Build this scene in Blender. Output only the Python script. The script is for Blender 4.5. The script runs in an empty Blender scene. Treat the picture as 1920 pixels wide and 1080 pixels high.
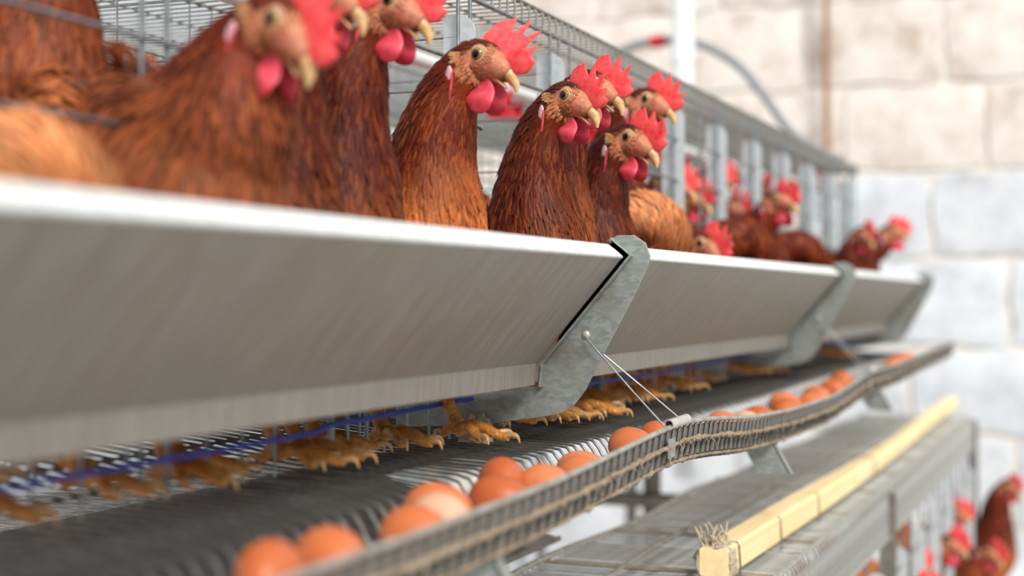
import bpy, bmesh, math, random
import numpy as np
from mathutils import Vector, Matrix

random.seed(4)
scene = bpy.context.scene
COL = scene.collection
H = 1.25                      # eye height of the camera above the house floor
F_PX = 2800.0
TH = math.atan(1130 / F_PX)   # the camera looks 22 degrees to the left of the cage row

# ------------------------------------------------------------------ camera
cam_d = bpy.data.cameras.new('camera')
cam = bpy.data.objects.new('camera', cam_d)
COL.objects.link(cam)
cam.location = (0, 0, H)
cam.rotation_euler = (math.radians(90 + 0.35), 0, TH)
cam_d.sensor_width = 36
cam_d.lens = 36 * F_PX / 1920
cam_d.clip_start = 0.02
cam_d.dof.use_dof = True
cam_d.dof.focus_distance = 1.68
cam_d.dof.aperture_fstop = 2.5
scene.camera = cam

# ------------------------------------------------------------------ light
world = bpy.data.worlds.new('world')
scene.world = world
world.use_nodes = True
bg = world.node_tree.nodes['Background']
bg.inputs['Color'].default_value = (0.93, 0.97, 1.0, 1)
bg.inputs['Strength'].default_value = 0.72
sun_d = bpy.data.lights.new('sun', 'SUN')
sun_d.energy = 3.2
sun_d.angle = math.radians(24)
sun_d.color = (1.0, 0.95, 0.89)
sun = bpy.data.objects.new('sun', sun_d)
COL.objects.link(sun)
sun.rotation_euler = (math.radians(34), math.radians(40), 0)

vs = scene.view_settings
vs.view_transform = 'Standard'
vs.look = 'None'
vs.gamma = 1
vs.use_curve_mapping = False
vs.exposure = 0.25


# ------------------------------------------------------------------ materials
def lin(r, g, b):
    def c(v):
        v /= 255.0
        return v / 12.92 if v <= 0.04045 else ((v + 0.055) / 1.055) ** 2.4
    return (c(r), c(g), c(b), 1.0)


def new_mat(name):
    m = bpy.data.materials.new(name)
    m.use_nodes = True
    nt = m.node_tree
    return m, nt, nt.nodes['Principled BSDF']


def nd(nt, kind, **kw):
    n = nt.nodes.new(kind)
    for k, v in kw.items():
        if k in n.inputs:
            n.inputs[k].default_value = v
        else:
            setattr(n, k, v)
    return n


def mapping(nt, scale=(1, 1, 1), rot=(0, 0, 0), coord='Object'):
    tc = nt.nodes.new('ShaderNodeTexCoord')
    mp = nt.nodes.new('ShaderNodeMapping')
    mp.inputs['Scale'].default_value = scale
    mp.inputs['Rotation'].default_value = rot
    nt.links.new(tc.outputs[coord], mp.inputs['Vector'])
    return mp.outputs['Vector']


def ramp(nt, fac, stops):
    r = nt.nodes.new('ShaderNodeValToRGB')
    el = r.color_ramp.elements
    while len(el) < len(stops):
        el.new(0.5)
    for e, (p, c) in zip(el, stops):
        e.position = p
        e.color = c
    nt.links.new(fac, r.inputs['Fac'])
    return r.outputs['Color']


def noise(nt, vec, scale, detail=4, rough=0.55):
    n = nd(nt, 'ShaderNodeTexNoise', Scale=scale, Detail=detail, Roughness=rough)
    if vec is not None:
        nt.links.new(vec, n.inputs['Vector'])
    return n.outputs['Fac']


def mixc(nt, fac, a, b, mode='MIX'):
    m = nt.nodes.new('ShaderNodeMix')
    m.data_type = 'RGBA'
    m.blend_type = mode
    for s, v in ((m.inputs[0], fac), (m.inputs[6], a), (m.inputs[7], b)):
        if hasattr(v, 'links'):
            nt.links.new(v, s)
        else:
            s.default_value = v
    return m.outputs[2]


def bump(nt, b, height, strength=0.3, dist=0.002):
    n = nd(nt, 'ShaderNodeBump', Strength=strength, Distance=dist)
    nt.links.new(height, n.inputs['Height'])
    nt.links.new(n.outputs['Normal'], b.inputs['Normal'])


def simple(name, col, rough=0.5, metal=0.0, var=0.15, scale=40, bmp=0.0, spec=0.5):
    m, nt, b = new_mat(name)
    v = mapping(nt)
    f = noise(nt, v, scale)
    d = tuple(c * (1 - var) for c in col[:3]) + (1,)
    l = tuple(min(1, c * (1 + var)) for c in col[:3]) + (1,)
    nt.links.new(ramp(nt, f, [(0.3, d), (0.7, l)]), b.inputs['Base Color'])
    b.inputs['Roughness'].default_value = rough
    b.inputs['Metallic'].default_value = metal
    b.inputs['Specular IOR Level'].default_value = spec
    if bmp:
        bump(nt, b, f, bmp)
    return m


M = {}


def build_materials():
    # galvanised sheet with zinc spangle
    m, nt, b = new_mat('galvanised_sheet')
    v = mapping(nt, (1, 1, 1))
    n1 = noise(nt, v, 60, 3)
    vo = nd(nt, 'ShaderNodeTexVoronoi', Scale=130.0)
    vm = mapping(nt, (1, 1, 2.2), (0, .5, 0))
    nt.links.new(mixc(nt, 0.012, vm, n1), vo.inputs['Vector'])
    sp = ramp(nt, vo.outputs['Color'], [(0.1, lin(138, 145, 142)), (0.9, lin(162, 169, 165))])
    dirt = noise(nt, v, 14, 5)
    c = mixc(nt, ramp(nt, dirt, [(0.5, (0, 0, 0, 1)), (0.75, (.7, .7, .7, 1))]), sp, lin(120, 108, 92))
    nt.links.new(c, b.inputs['Base Color'])
    b.inputs['Metallic'].default_value = 0.45
    b.inputs['Roughness'].default_value = 0.5
    bump(nt, b, n1, 0.15)
    M['galv'] = m
    # trough sheet: streaks run across the panel
    m, nt, b = new_mat('trough_sheet')
    v = mapping(nt, (14, 260, 14))
    st = noise(nt, v, 1.0, 5, 0.65)
    v2 = mapping(nt, (1, 1, 1))
    bl = noise(nt, v2, 9, 4)
    sp = noise(nt, v2, 160, 2)
    c = ramp(nt, st, [(0.25, lin(122, 120, 114)), (0.5, lin(148, 145, 138)), (0.75, lin(168, 164, 156))])
    c = mixc(nt, ramp(nt, bl, [(0.4, (0, 0, 0, 1)), (0.8, (.55, .55, .55, 1))]), c, lin(142, 129, 114))
    c = mixc(nt, ramp(nt, sp, [(0.68, (0, 0, 0, 1)), (0.74, (.5, .5, .5, 1))]), c, lin(125, 100, 75))
    nt.links.new(c, b.inputs['Base Color'])
    b.inputs['Metallic'].default_value = 0.25
    b.inputs['Roughness'].default_value = 0.55
    bump(nt, b, st, 0.12)
    M['trough'] = m
    m, nt, b = new_mat('toplit_zinc_hem')  # same galvanised metal as the trough, top light painted in as a paler colour
    v = mapping(nt, (30, 120, 30))
    st = noise(nt, v, 1.0, 4)
    nt.links.new(ramp(nt, st, [(0.3, lin(205, 212, 210)), (0.7, lin(232, 238, 236))]), b.inputs['Base Color'])
    b.inputs['Metallic'].default_value = 0.1
    b.inputs['Roughness'].default_value = 0.5
    M['hem'] = m
    M['wire'] = simple('steel_wire', lin(138, 143, 146), 0.42, 0.75, 0.3, 60)
    M['floor_wire'] = simple('worn_floor_wire', lin(92, 91, 89), 0.35, 0.6, 0.5, 45)
    M['upright'] = simple('lit_zinc_plate', lin(196, 205, 208), 0.45, 0.2, 0.12, 90)  # lit copy of the galvanised sheet: light on the plate faces is in the colour
    M['top_wire'] = simple('dusty_top_wire', lin(134, 135, 130), 0.55, 0.4, 0.4, 50)
    M['clip'] = simple('pale_tin_clip', lin(196, 195, 188), 0.45, 0.4, 0.1, 60)
    M['lower_top'] = simple('pale_dusty_wire', lin(158, 160, 156), 0.55, 0.3, 0.35, 50)
    M['strap'] = simple('dusty_tan_strap', lin(150, 138, 120), 0.8, 0.1, 0.3, 50)
    M['edge_rod'] = simple('pale_zinc_rod', lin(165, 164, 156), 0.5, 0.4, 0.3, 70)
    M['dust'] = simple('caked_feed_dust', lin(150, 135, 116), 0.95, 0, 0.35, 220, 0.8, 0.1)
    M['iron'] = simple('weathered_angle_iron', lin(122, 117, 110), 0.6, 0.3, 0.3, 40, 0.2)
    M['red'] = simple('red_plastic', lin(208, 30, 44), 0.35, 0, 0.2, 60)
    M['rope'] = simple('blue_poly_rope', lin(36, 62, 160), 0.5, 0, 0.35, 300, 0.4)
    M['pvc'] = simple('white_pvc', lin(236, 240, 242), 0.4, 0, 0.03, 20)
    M['hose'] = simple('grey_rubber_hose', lin(128, 132, 138), 0.5, 0, 0.1, 30)
    M['brown'] = simple('brown_painted_pipe', lin(150, 112, 84), 0.6, 0, 0.2, 12)
    M['rivet'] = simple('pale_rivet', lin(190, 182, 172), 0.5, 0.4, 0.15, 200)
    M['concrete'] = simple('pale_concrete', lin(182, 178, 170), 0.9, 0, 0.12, 6, 0.2)
    M['mortar'] = simple('lime_mortar', lin(222, 215, 207), 0.95, 0, 0.15, 14, 0.3, 0.1)
    M['twine'] = simple('frayed_twine', lin(178, 164, 142), 0.95, 0, 0.3, 200, 0.4, 0.1)
    # wood pole
    m, nt, b = new_mat('pale_debarked_wood')
    v = mapping(nt, (60, 3, 60))
    g = noise(nt, v, 1.0, 5)
    v2 = mapping(nt)
    st = noise(nt, v2, 7, 4)
    c = ramp(nt, g, [(0.25, lin(232, 204, 146)), (0.6, lin(246, 224, 174)), (0.85, lin(250, 236, 198))])
    c = mixc(nt, ramp(nt, st, [(0.58, (0, 0, 0, 1)), (0.75, (.6, .6, .6, 1))]), c, lin(196, 176, 142))
    nt.links.new(c, b.inputs['Base Color'])
    b.inputs['Roughness'].default_value = 0.6
    bump(nt, b, g, 0.2)
    M['wood'] = m
    # stone blocks
    for key, lo, mid, hi in (('stone', (178, 158, 142), (224, 215, 207), (240, 235, 230)),
                             ('whitewash', (180, 184, 190), (210, 216, 222), (232, 237, 242))):
        m, nt, b = new_mat('block_' + key)
        oi = nt.nodes.new('ShaderNodeObjectInfo')
        v = mapping(nt)
        va = nt.nodes.new('ShaderNodeVectorMath')
        va.operation = 'ADD'
        nt.links.new(v, va.inputs[0])
        cr = nt.nodes.new('ShaderNodeVectorMath')
        cr.operation = 'SCALE'
        nt.links.new(oi.outputs['Location'], cr.inputs[0])
        cr.inputs['Scale'].default_value = 3.1
        nt.links.new(cr.outputs[0], va.inputs[1])
        f = noise(nt, va.outputs[0], 4.5, 7, 0.65)
        c = ramp(nt, f, [(0.3, lin(*lo)), (0.5, lin(*mid)), (0.72, lin(*hi))])
        tone = ramp(nt, oi.outputs['Random'], [(0, (.92, .91, .90, 1)), (1, (1, 1, 1, 1))])
        nt.links.new(mixc(nt, 1.0, c, tone, 'MULTIPLY'), b.inputs['Base Color'])
        b.inputs['Roughness'].default_value = 0.9
        b.inputs['Specular IOR Level'].default_value = 0.2
        bump(nt, b, noise(nt, v, 30, 5), 0.5, 0.01)
        M[key] = m
    # egg
    m, nt, b = new_mat('egg_shell')
    oi = nt.nodes.new('ShaderNodeObjectInfo')
    c = ramp(nt, oi.outputs['Random'], [(0.0, lin(186, 92, 48)), (0.6, lin(204, 112, 64)), (1.0, lin(218, 136, 92))])
    v = mapping(nt)
    sp = noise(nt, v, 90, 3)
    c = mixc(nt, ramp(nt, sp, [(0.55, (0, 0, 0, 1)), (0.8, (.25, .25, .25, 1))]), c, lin(176, 88, 48))
    nt.links.new(c, b.inputs['Base Color'])
    b.inputs['Roughness'].default_value = 0.42
    b.inputs['Subsurface Weight'].default_value = 0.15
    b.inputs['Subsurface Radius'].default_value = (.01, .004, .002)
    b.inputs['Subsurface Scale'].default_value = 0.5
    M['egg'] = m
    M['pale_egg'] = simple('pale_egg_shell', lin(232, 176, 146), 0.42, 0, 0.05, 40)
    # feathers
    m, nt, b = new_mat('brown_feather')
    at = nd(nt, 'ShaderNodeAttribute', attribute_name='Col')
    v = mapping(nt)
    f = noise(nt, v, 420, 3)
    tone = ramp(nt, f, [(0.3, (.72, .72, .72, 1)), (0.7, (1.2, 1.2, 1.2, 1))])
    nt.links.new(mixc(nt, 1.0, at.outputs['Color'], tone, 'MULTIPLY'), b.inputs['Base Color'])
    b.inputs['Roughness'].default_value = 0.5
    b.inputs['Specular IOR Level'].default_value = 0.18
    M['feather'] = m
    # bare skin of the head (vertex colours hold skin and down)
    m, nt, b = new_mat('hen_skin')
    at = nd(nt, 'ShaderNodeAttribute', attribute_name='Col')
    v = mapping(nt)
    f = noise(nt, v, 260, 4)
    tone = ramp(nt, f, [(0.3, (.75, .72, .7, 1)), (0.7, (1.15, 1.15, 1.15, 1))])
    nt.links.new(mixc(nt, 1.0, at.outputs['Color'], tone, 'MULTIPLY'), b.inputs['Base Color'])
    b.inputs['Roughness'].default_value = 0.6
    bump(nt, b, f, 0.5, 0.001)
    M['skin'] = m
    for key, c1, c2 in (('comb', (224, 44, 50), (240, 98, 98)), ('wattle', (204, 48, 70), (230, 92, 106)),
                        ('lobe', (206, 150, 160), (226, 190, 196))):
        m, nt, b = new_mat('hen_' + key)
        v = mapping(nt)
        f = noise(nt, v, 130, 4)
        nt.links.new(ramp(nt, f, [(0.3, lin(*c1)), (0.75, lin(*c2))]), b.inputs['Base Color'])
        b.inputs['Roughness'].default_value = 0.5
        b.inputs['Subsurface Weight'].default_value = 0.35
        b.inputs['Subsurface Radius'].default_value = (.012, .003, .002)
        b.inputs['Subsurface Scale'].default_value = 0.4
        vo = nd(nt, 'ShaderNodeTexVoronoi', Scale=900.0)
        nt.links.new(v, vo.inputs['Vector'])
        bump(nt, b, vo.outputs['Distance'], 0.35, 0.0006)
        M[key] = m
    m, nt, b = new_mat('horn_beak')
    tc = nt.nodes.new('ShaderNodeTexCoord')
    sx = nt.nodes.new('ShaderNodeSeparateXYZ')
    nt.links.new(tc.outputs['Object'], sx.inputs[0])
    mr = nd(nt, 'ShaderNodeMapRange')
    mr.inputs['From Min'].default_value = .010
    mr.inputs['From Max'].default_value = .038
    nt.links.new(sx.outputs['X'], mr.inputs['Value'])
    c = ramp(nt, mr.outputs[0], [(0.0, lin(204, 126, 100)), (0.35, lin(210, 148, 112)), (0.7, lin(212, 162, 110)), (1.0, lin(218, 180, 126))])
    f = noise(nt, tc.outputs['Object'], 160, 4)
    nt.links.new(mixc(nt, 1.0, c, ramp(nt, f, [(.3, (.68, .62, .58, 1)), (.65, (1.08, 1.05, 1, 1))]), 'MULTIPLY'), b.inputs['Base Color'])
    b.inputs['Roughness'].default_value = 0.38
    M['beak'] = m
    # scaly yellow legs
    m, nt, b = new_mat('scaly_leg')
    v = mapping(nt)
    f = noise(nt, v, 60, 3)
    vo = nd(nt, 'ShaderNodeTexVoronoi', Scale=330.0)
    nt.links.new(v, vo.inputs['Vector'])
    c = ramp(nt, f, [(0.3, lin(146, 88, 28)), (0.55, lin(190, 126, 52)), (0.75, lin(212, 148, 92))])
    nt.links.new(c, b.inputs['Base Color'])
    b.inputs['Roughness'].default_value = 0.45
    bump(nt, b, vo.outputs['Distance'], 0.8, 0.0012)
    M['leg'] = m
    M['claw'] = simple('horn_claw', lin(186, 144, 92), 0.35, 0, 0.15, 100)
    m, nt, b = new_mat('eye_pupil')
    b.inputs['Base Color'].default_value = (0.006, 0.005, 0.004, 1)
    b.inputs['Roughness'].default_value = 0.06
    M['pupil'] = m
    m, nt, b = new_mat('eye_iris')
    v = mapping(nt)
    nt.links.new(ramp(nt, noise(nt, v, 900, 2), [(0.3, lin(104, 86, 40)), (0.7, lin(150, 126, 66))]), b.inputs['Base Color'])
    b.inputs['Roughness'].default_value = 0.08
    M['iris'] = m
    m, nt, b = new_mat('eye_rim')
    b.inputs['Base Color'].default_value = lin(52, 44, 36)
    b.inputs['Roughness'].default_value = 0.15
    M['rim'] = m


build_materials()


# ------------------------------------------------------------------ helpers
class MB:
    """collects polygons, becomes ONE mesh"""
    def __init__(self):
        self.v, self.f, self.mi, self.c = [], [], [], []

    def add(self, vs, fs, mi=0):
        o = len(self.v)
        self.v.extend([tuple(p) for p in vs])
        self.f.extend([tuple(i + o for i in f) for f in fs])
        self.mi.extend([mi] * len(fs))

    def box(self, x0, x1, y0, y1, z0, z1, mi=0):
        vs = [(x, y, z) for x in (x0, x1) for y in (y0, y1) for z in (z0, z1)]
        self.add(vs, [(0, 1, 3, 2), (4, 6, 7, 5), (0, 4, 5, 1), (2, 3, 7, 6), (0, 2, 6, 4), (1, 5, 7, 3)], mi)

    def tube(self, pts, r, n=6, mi=0, closed_ends=True):
        pts = [Vector(p) for p in pts]
        rs = r if isinstance(r, (list, tuple)) else [r] * len(pts)
        ref = None
        vs = []
        for i, p in enumerate(pts):
            t = (pts[min(i + 1, len(pts) - 1)] - pts[max(i - 1, 0)]).normalized()
            if ref is None:
                ref = t.orthogonal().normalized()
            ref = (ref - t * ref.dot(t)).normalized()
            b = t.cross(ref)
            for k in range(n):
                a = 2 * math.pi * k / n
                vs.append(p + (ref * math.cos(a) + b * math.sin(a)) * rs[i])
        fs = []
        for i in range(len(pts) - 1):
            for k in range(n):
                fs.append((i * n + k, i * n + (k + 1) % n, (i + 1) * n + (k + 1) % n, (i + 1) * n + k))
        if closed_ends:
            fs.append(tuple(range(n - 1, -1, -1)))
            fs.append(tuple(range((len(pts) - 1) * n, len(pts) * n)))
        self.add(vs, fs, mi)

    def prism_y(self, poly, y0, y1, mi=0):
        """poly of (x, z), extruded along y"""
        n = len(poly)
        vs = [(x, y0, z) for x, z in poly] + [(x, y1, z) for x, z in poly]
        fs = [tuple(range(n)), tuple(range(2 * n - 1, n - 1, -1))]
        fs += [(i, i + n, (i + 1) % n + n, (i + 1) % n) for i in range(n)]
        self.add(vs, fs, mi)

    def mesh(self, name, mats, smooth=False, bevel=0.0):
        me = bpy.data.meshes.new(name)
        me.from_pydata(self.v, [], self.f)
        for m in (mats if isinstance(mats, (list, tuple)) else [mats]):
            me.materials.append(m)
        if len(set(self.mi)) > 1:
            me.polygons.foreach_set('material_index', self.mi)
        bm = bmesh.new()
        bm.from_mesh(me)
        bmesh.ops.recalc_face_normals(bm, faces=bm.faces)
        if bevel:
            es = [e for e in bm.edges if len(e.link_faces) == 2 and e.calc_face_angle() > 0.6]
            bmesh.ops.bevel(bm, geom=es, offset=bevel, segments=2, affect='EDGES', profile=0.5)
        bm.to_mesh(me)
        bm.free()
        if smooth:
            me.polygons.foreach_set('use_smooth', [True] * len(me.polygons))
            try:
                me.set_sharp_from_angle(angle=math.radians(50))
            except Exception:
                pass
        return me


def tag(o, label=None, cat=None, group=None, kind=None):
    if label: o['label'] = label
    if cat: o['category'] = cat
    if group: o['group'] = group
    if kind: o['kind'] = kind
    return o


def link(name, data, parent=None, loc=(0, 0, 0), rot=(0, 0, 0), scale=(1, 1, 1)):
    o = bpy.data.objects.new(name, data)
    COL.objects.link(o)
    if parent is not None:
        o.parent = parent
        o.location = loc
    else:
        o.location = (loc[0], loc[1], loc[2] + H)
    o.rotation_euler = rot
    o.scale = scale
    return o


def part(name, mb, mat, parent=None, loc=(0, 0, 0), smooth=False, bevel=0.0):
    return link(name, mb.mesh(name, mat, smooth, bevel), parent, loc)


def copy_tree(o, parent=None):
    c = o.copy()
    COL.objects.link(c)
    if parent is not None:
        c.parent = parent
    for ch in list(o.children):
        copy_tree(ch, c)
    return c


def thing(name, loc, label, cat, group=None, rz=0, kind=None):
    o = link(name, None, None, loc, (0, 0, rz))
    o.empty_display_size = 0.05
    tag(o, label, cat, group, kind)
    return o


def smooth_path(p, n=6):
    p = [Vector(q) for q in p]
    out = []
    for i in range(len(p) - 1):
        a, b, c, d = p[max(i - 1, 0)], p[i], p[i + 1], p[min(i + 2, len(p) - 1)]
        for k in range(n):
            t_ = k / n
            out.append(.5 * (2 * b + (c - a) * t_ + (2 * a - 5 * b + 4 * c - d) * t_ ** 2 + (3 * b - a - 3 * c + d) * t_ ** 3))
    out.append(p[-1])
    return out


# ------------------------------------------------------------------ the house
floor_mb = MB()
floor_mb.box(-5, 3.5, -1.5, 5.6, -H - 0.1, -H)
fl = part('floor', floor_mb, M['concrete'])
tag(fl, 'pale concrete floor of the poultry house', 'floor', kind='structure')

WALL_Y = 5.6
wall_mb = MB()
wall_mb.box(-2.65, 3.5, WALL_Y, WALL_Y + 0.25, -H, 2.4)
wall = part('wall_far', wall_mb, M['mortar'])
tag(wall, 'end wall of pale stone blocks, whitewashed in its lower courses', 'wall', kind='structure')
CH = 0.318


def block_mesh(seed):
    rnd = random.Random(seed)
    mb = MB()
    w, d, h = 0.5, 0.016, CH
    nx, nz = 5, 4
    vs, fs = [], []
    for j in range(nz + 1):
        for i in range(nx + 1):
            edge = i in (0, nx) or j in (0, nz)
            x = (i / nx - 0.5) * (w - 0.026) + (rnd.uniform(-.012, .010) if edge else 0)
            z = (j / nz - 0.5) * (h - 0.026) + (rnd.uniform(-.012, .010) if edge else 0)
            vs.append((x, -d if not edge else -d * 0.5 + rnd.uniform(-.004, .004), z))
    for j in range(nz):
        for i in range(nx):
            a = j * (nx + 1) + i
            fs.append((a, a + 1, a + nx + 2, a + nx + 1))
    n0 = len(vs)
    ring = [i for i in range(nx + 1)] + [j * (nx + 1) + nx for j in range(1, nz + 1)] + \
           [nz * (nx + 1) + i for i in range(nx - 1, -1, -1)] + [j * (nx + 1) for j in range(nz - 1, 0, -1)]
    for k in ring:
        vs.append((vs[k][0], 0.01, vs[k][2]))
    m = len(ring)
    for k in range(m):
        fs.append((ring[k], n0 + k, n0 + (k + 1) % m, ring[(k + 1) % m]))
    mb.add(vs, fs)
    return mb


BM = {(s, k): block_mesh(s).mesh('stone_block', M[k], True) for s in range(5) for k in ('stone', 'whitewash')}
z0 = 0.455 - 4 * CH - CH
row = 0
z = z0
while z < 2.3:
    off = (0.25 if row % 2 else 0.0) + 0.06 * math.sin(row * 2.3)
    key = 'whitewash' if z + CH / 2 < 0.45 else 'stone'
    for i in range(-5, 6):
        x = i * 0.5 + off + .12
        link('stone_block', BM[(random.randrange(5), key)], wall, (x, WALL_Y, z + CH / 2))
    z += CH
    row += 1

# ------------------------------------------------------------------ upper cage bank
XF = -0.70          # cage front plane
XB = -1.10          # shared back panel of the two upper cages
Y0, Y1 = 0.22, 4.40
ZROD, ZTOP = 0.350, 0.377
PITCH = 0.30
PARTS = [1.574 + PITCH * k for k in range(-4, 10)]

cage = thing('hen_cage', (0, 0, 0), 'long galvanised wire hen cage of the upper tier, hens leaning out over its trough', 'cage')


def lip_z(y):
    """height of the top edge of the egg gutter: hung up at the hangers, sagging between them"""
    ys = [0.0, .9, 1.19, 1.334, 1.504, 1.60, 1.75, 1.88, 2.15, 2.5, 2.7, 2.90, 3.3, 3.9, 4.6]
    zs = [-.161, -.160, -.155, -.147, -.138, -.1365, -.145, -.155, -.164, -.166, -.156, -.144, -.146, -.136, -.128]
    d = 0.06
    return float(sum(np.interp(y + o, ys, zs) * w for o, w in ((-d, .2), (-d / 2, .2), (0, .2), (d / 2, .2), (d, .2))))


LX = -0.436


def floor_z(x):
    return -0.160 + (XF - x) * 0.10 if x < XF else -0.160 - (x - XF) * 0.03


FSP = 0.0225
y = Y0
k = 0
while y < Y1 + 0.1:
    lz = lip_z(y)
    d = lz + 0.150
    jit = random.uniform(-.0015, .0015)
    mb = MB()
    mb.tube([(XB - .02, 0, floor_z(XB)), (-0.85, 0, floor_z(-.85)), (XF, 0, floor_z(XF)), (-.62, 0, floor_z(-.62)), (-.572, 0, -.166 + d * .2),
             (-.560, 0, -.169 + d * .3), (-.553, 0, -.178 + d * .4), (-.548, 0, -.188 + d * .5), (-.538, 0, -.195 + d * .6), (-.50, 0, -.1985 + d * .8),
             (LX - .012, 0, lz - .044), (LX - .003, 0, lz - .036), (LX, .003, lz - .024), (LX + .002, .010, lz)], 0.0018, 5)
    part('floor_wire', mb, M['floor_wire'], cage, (0, y + jit, 0), True)
    y += FSP
    k += 1
# cross wires below the floor
for x in (-1.05, -0.95, -0.85, -0.76, -0.655):
    mb = MB()
    mb.tube([(x, Y0, floor_z(x) - .0035), (x, Y1 + .1, floor_z(x) - .0035)], 0.002, 5)
    part('floor_cross_wire', mb, M['floor_wire'], cage, smooth=True)


def along(fn, n=90, y0=Y0, y1=Y1 + .1):
    return [fn(y0 + (y1 - y0) * i / n) for i in range(n + 1)]


mb = MB(); mb.tube(along(lambda y: (LX + .002, y, lip_z(y) + .001)), 0.0028, 8)
part('gutter_edge_rod', mb, M['edge_rod'], cage, smooth=True)
rnd = random.Random(8)
mb = MB()
pp, rr = [], []
for i in range(420):
    y = Y0 + (Y1 - Y0 + .1) * i / 419
    pp.append((LX + .004 + rnd.uniform(-.0007, .0007), y, lip_z(y) - .0185 + rnd.uniform(-.0010, .0010)))
    rr.append(0.0019 + rnd.random() ** 2 * 0.0022)
mb.tube(pp, rr, 7)
for i in range(170):      # feed fluff and feather scraps caught on the rail
    y = rnd.uniform(0.9, 3.2)
    a = Vector((LX + .006, y, lip_z(y) - .0185))
    b = a + Vector((rnd.uniform(-.001, .007), rnd.uniform(-.008, .008), rnd.uniform(-.014, .006)))
    mb.tube([a, (a + b) / 2 + Vector((.002, 0, .001)), b], [.0008, .0006, .0002], 4)
o = part('dusty_gutter_rail', mb, M['dust'], cage, smooth=True)
tag(o, 'gutter rail caked with tan feed dust and fluff')
mb = MB()
pp, rr = [], []
for i in range(300):
    y = Y0 + (Y1 - Y0 + .1) * i / 299
    pp.append((LX - .006, y, lip_z(y) - .0405)); rr.append(0.0018 + rnd.random() ** 3 * 0.003)
mb.tube(pp, rr, 6)
part('gutter_base_rod', mb, M['dust'], cage, smooth=True)
# dust lying between the wires of the lip makes it nearly solid
mb = MB()
vs, fs = [], []
n = 220
for i in range(n + 1):
    y = Y0 + (Y1 - Y0 + .1) * i / n
    vs += [(LX - .004, y, lip_z(y) - .037), (LX - .001, y, lip_z(y) - .004), (LX - .0022, y, lip_z(y) - .004), (LX - .0052, y, lip_z(y) - .037)]
for i in range(n):
    for q in range(4):
        fs.append((4 * i + q, 4 * i + (q + 1) % 4, 4 * i + 4 + (q + 1) % 4, 4 * i + 4 + q))
mb.add(vs, fs)
M['lip_sheet'] = simple('dusty_gutter_strip', lin(132, 124, 114), 0.8, 0.1, 0.35, 160, 0.4)
part('gutter_strip', mb, M['lip_sheet'], cage)

# top mesh with a short edge bent down
mb = MB()
mb.tube([(-1.50, 0, ZTOP), (-1.1, 0, ZTOP), (XF - .006, 0, ZTOP), (XF - .001, 0, ZTOP - .003), (XF, 0, ZTOP - .008), (XF, 0, ZROD - .002)], 0.0016, 5)
tw = mb.mesh('top_wire', M['top_wire'], True)
y = Y0
while y < Y1:
    link('top_wire', tw, cage, (0, y, 0))
    y += 0.025
for x, zz, r, mname in ((XF + .002, ZROD, .0032, 'wire'), (XF - .004, ZTOP + .002, .0026, 'top_wire'), (-.80, ZTOP + .003, .0016, 'top_wire'), (-.90, ZTOP + .003, .0016, 'top_wire'),
                        (-1.0, ZTOP + .003, .0016, 'top_wire'), (XB, ZTOP + .003, .0026, 'top_wire'), (-1.2, ZTOP + .003, .0016, 'top_wire'),
                        (-1.3, ZTOP + .003, .0016, 'top_wire'), (-1.4, ZTOP + .003, .0016, 'top_wire'), (-1.5, ZROD, .0032, 'wire')):
    mb = MB(); mb.tube([(x, Y0, zz), (x, Y1, zz)], r, 6)
    part('top_rail' if r > .002 else 'top_cross_wire', mb, M[mname], cage, smooth=True)

# front: uprights, wires, door stubs
up_mb = MB()
poly = [(-.7205, -.165), (-.681, -.165)]
poly += [(-.681, .305)] + [(-.681 - .022 * (1 - math.cos(a)), .305 + .022 * math.sin(a)) for a in (0.4, 0.8, 1.2, 1.57)] + [(-.7205, .327)]
up_mb.prism_y(poly, -.001, .001)
up_me = up_mb.mesh('upright_plate', M['upright'])
us_mb = MB(); us_mb.prism_y([(-.7205, -.03), (-.681, -.03)] + poly[2:], -.001, .001)
up_short = us_mb.mesh('upright_plate', M['upright'])
vt = MB(); vt.tube([(XF + .003, 0, -.162), (XF + .003, 0, ZROD)], 0.0024, 8)
vt_me = vt.mesh('front_wire', M['wire'], True)
st = MB()
st.tube([(XF + .006, -.034, 0), (XF + .006, .034, 0)], 0.0023, 8)
for s in (-1, 1):
    st.tube([(XF + .0045, s * .033, 0), (XF + .0075, s * .036, 0)], [.0036, .003], 8)
st_me = st.mesh('door_stub', M['wire'], True)
sv = MB(); sv.tube([(XF + .003, 0, -.162), (XF + .003, 0, -.03)], 0.0016, 6)
sv_me = sv.mesh('lower_front_wire', M['wire'], True)
pw = MB(); pw.tube([(XF, 0, 0), (XB, 0, 0)], 0.0012, 5)
pw_me = pw.mesh('partition_wire', M['wire'], True)
for py in PARTS:
    if py > Y1: continue
    if abs(py - .974) > .01: link('upright_plate', up_me if abs(py - 1.574) < .01 else up_short, cage, (0, py, 0))
    for dy in (-.012, .022):
        link('front_wire', vt_me, cage, (0, py + dy, 0))
    for zz in (.20, .13):
        link('door_stub', st_me, cage, (0, py + .012, zz))
    for zz in (-.10, -.04, .03, .10, .17, .24, .30):
        link('partition_wire', pw_me, cage, (0, py, zz))
for dy in (1.337, 1.94, 2.52, 2.64, 2.82, 2.95, 3.12, 3.25, 3.42, 3.55, 3.72, 3.85, 4.0, 4.12, 4.28, 4.38):
    link('front_wire', vt_me, cage, (0, dy, 0))
for zz in (.27,):
    mb = MB(); mb.tube([(XF + .006, Y0, zz), (XF + .006, Y1, zz)], 0.0024, 8)
    part('front_rail', mb, M['wire'], cage, smooth=True)
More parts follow.
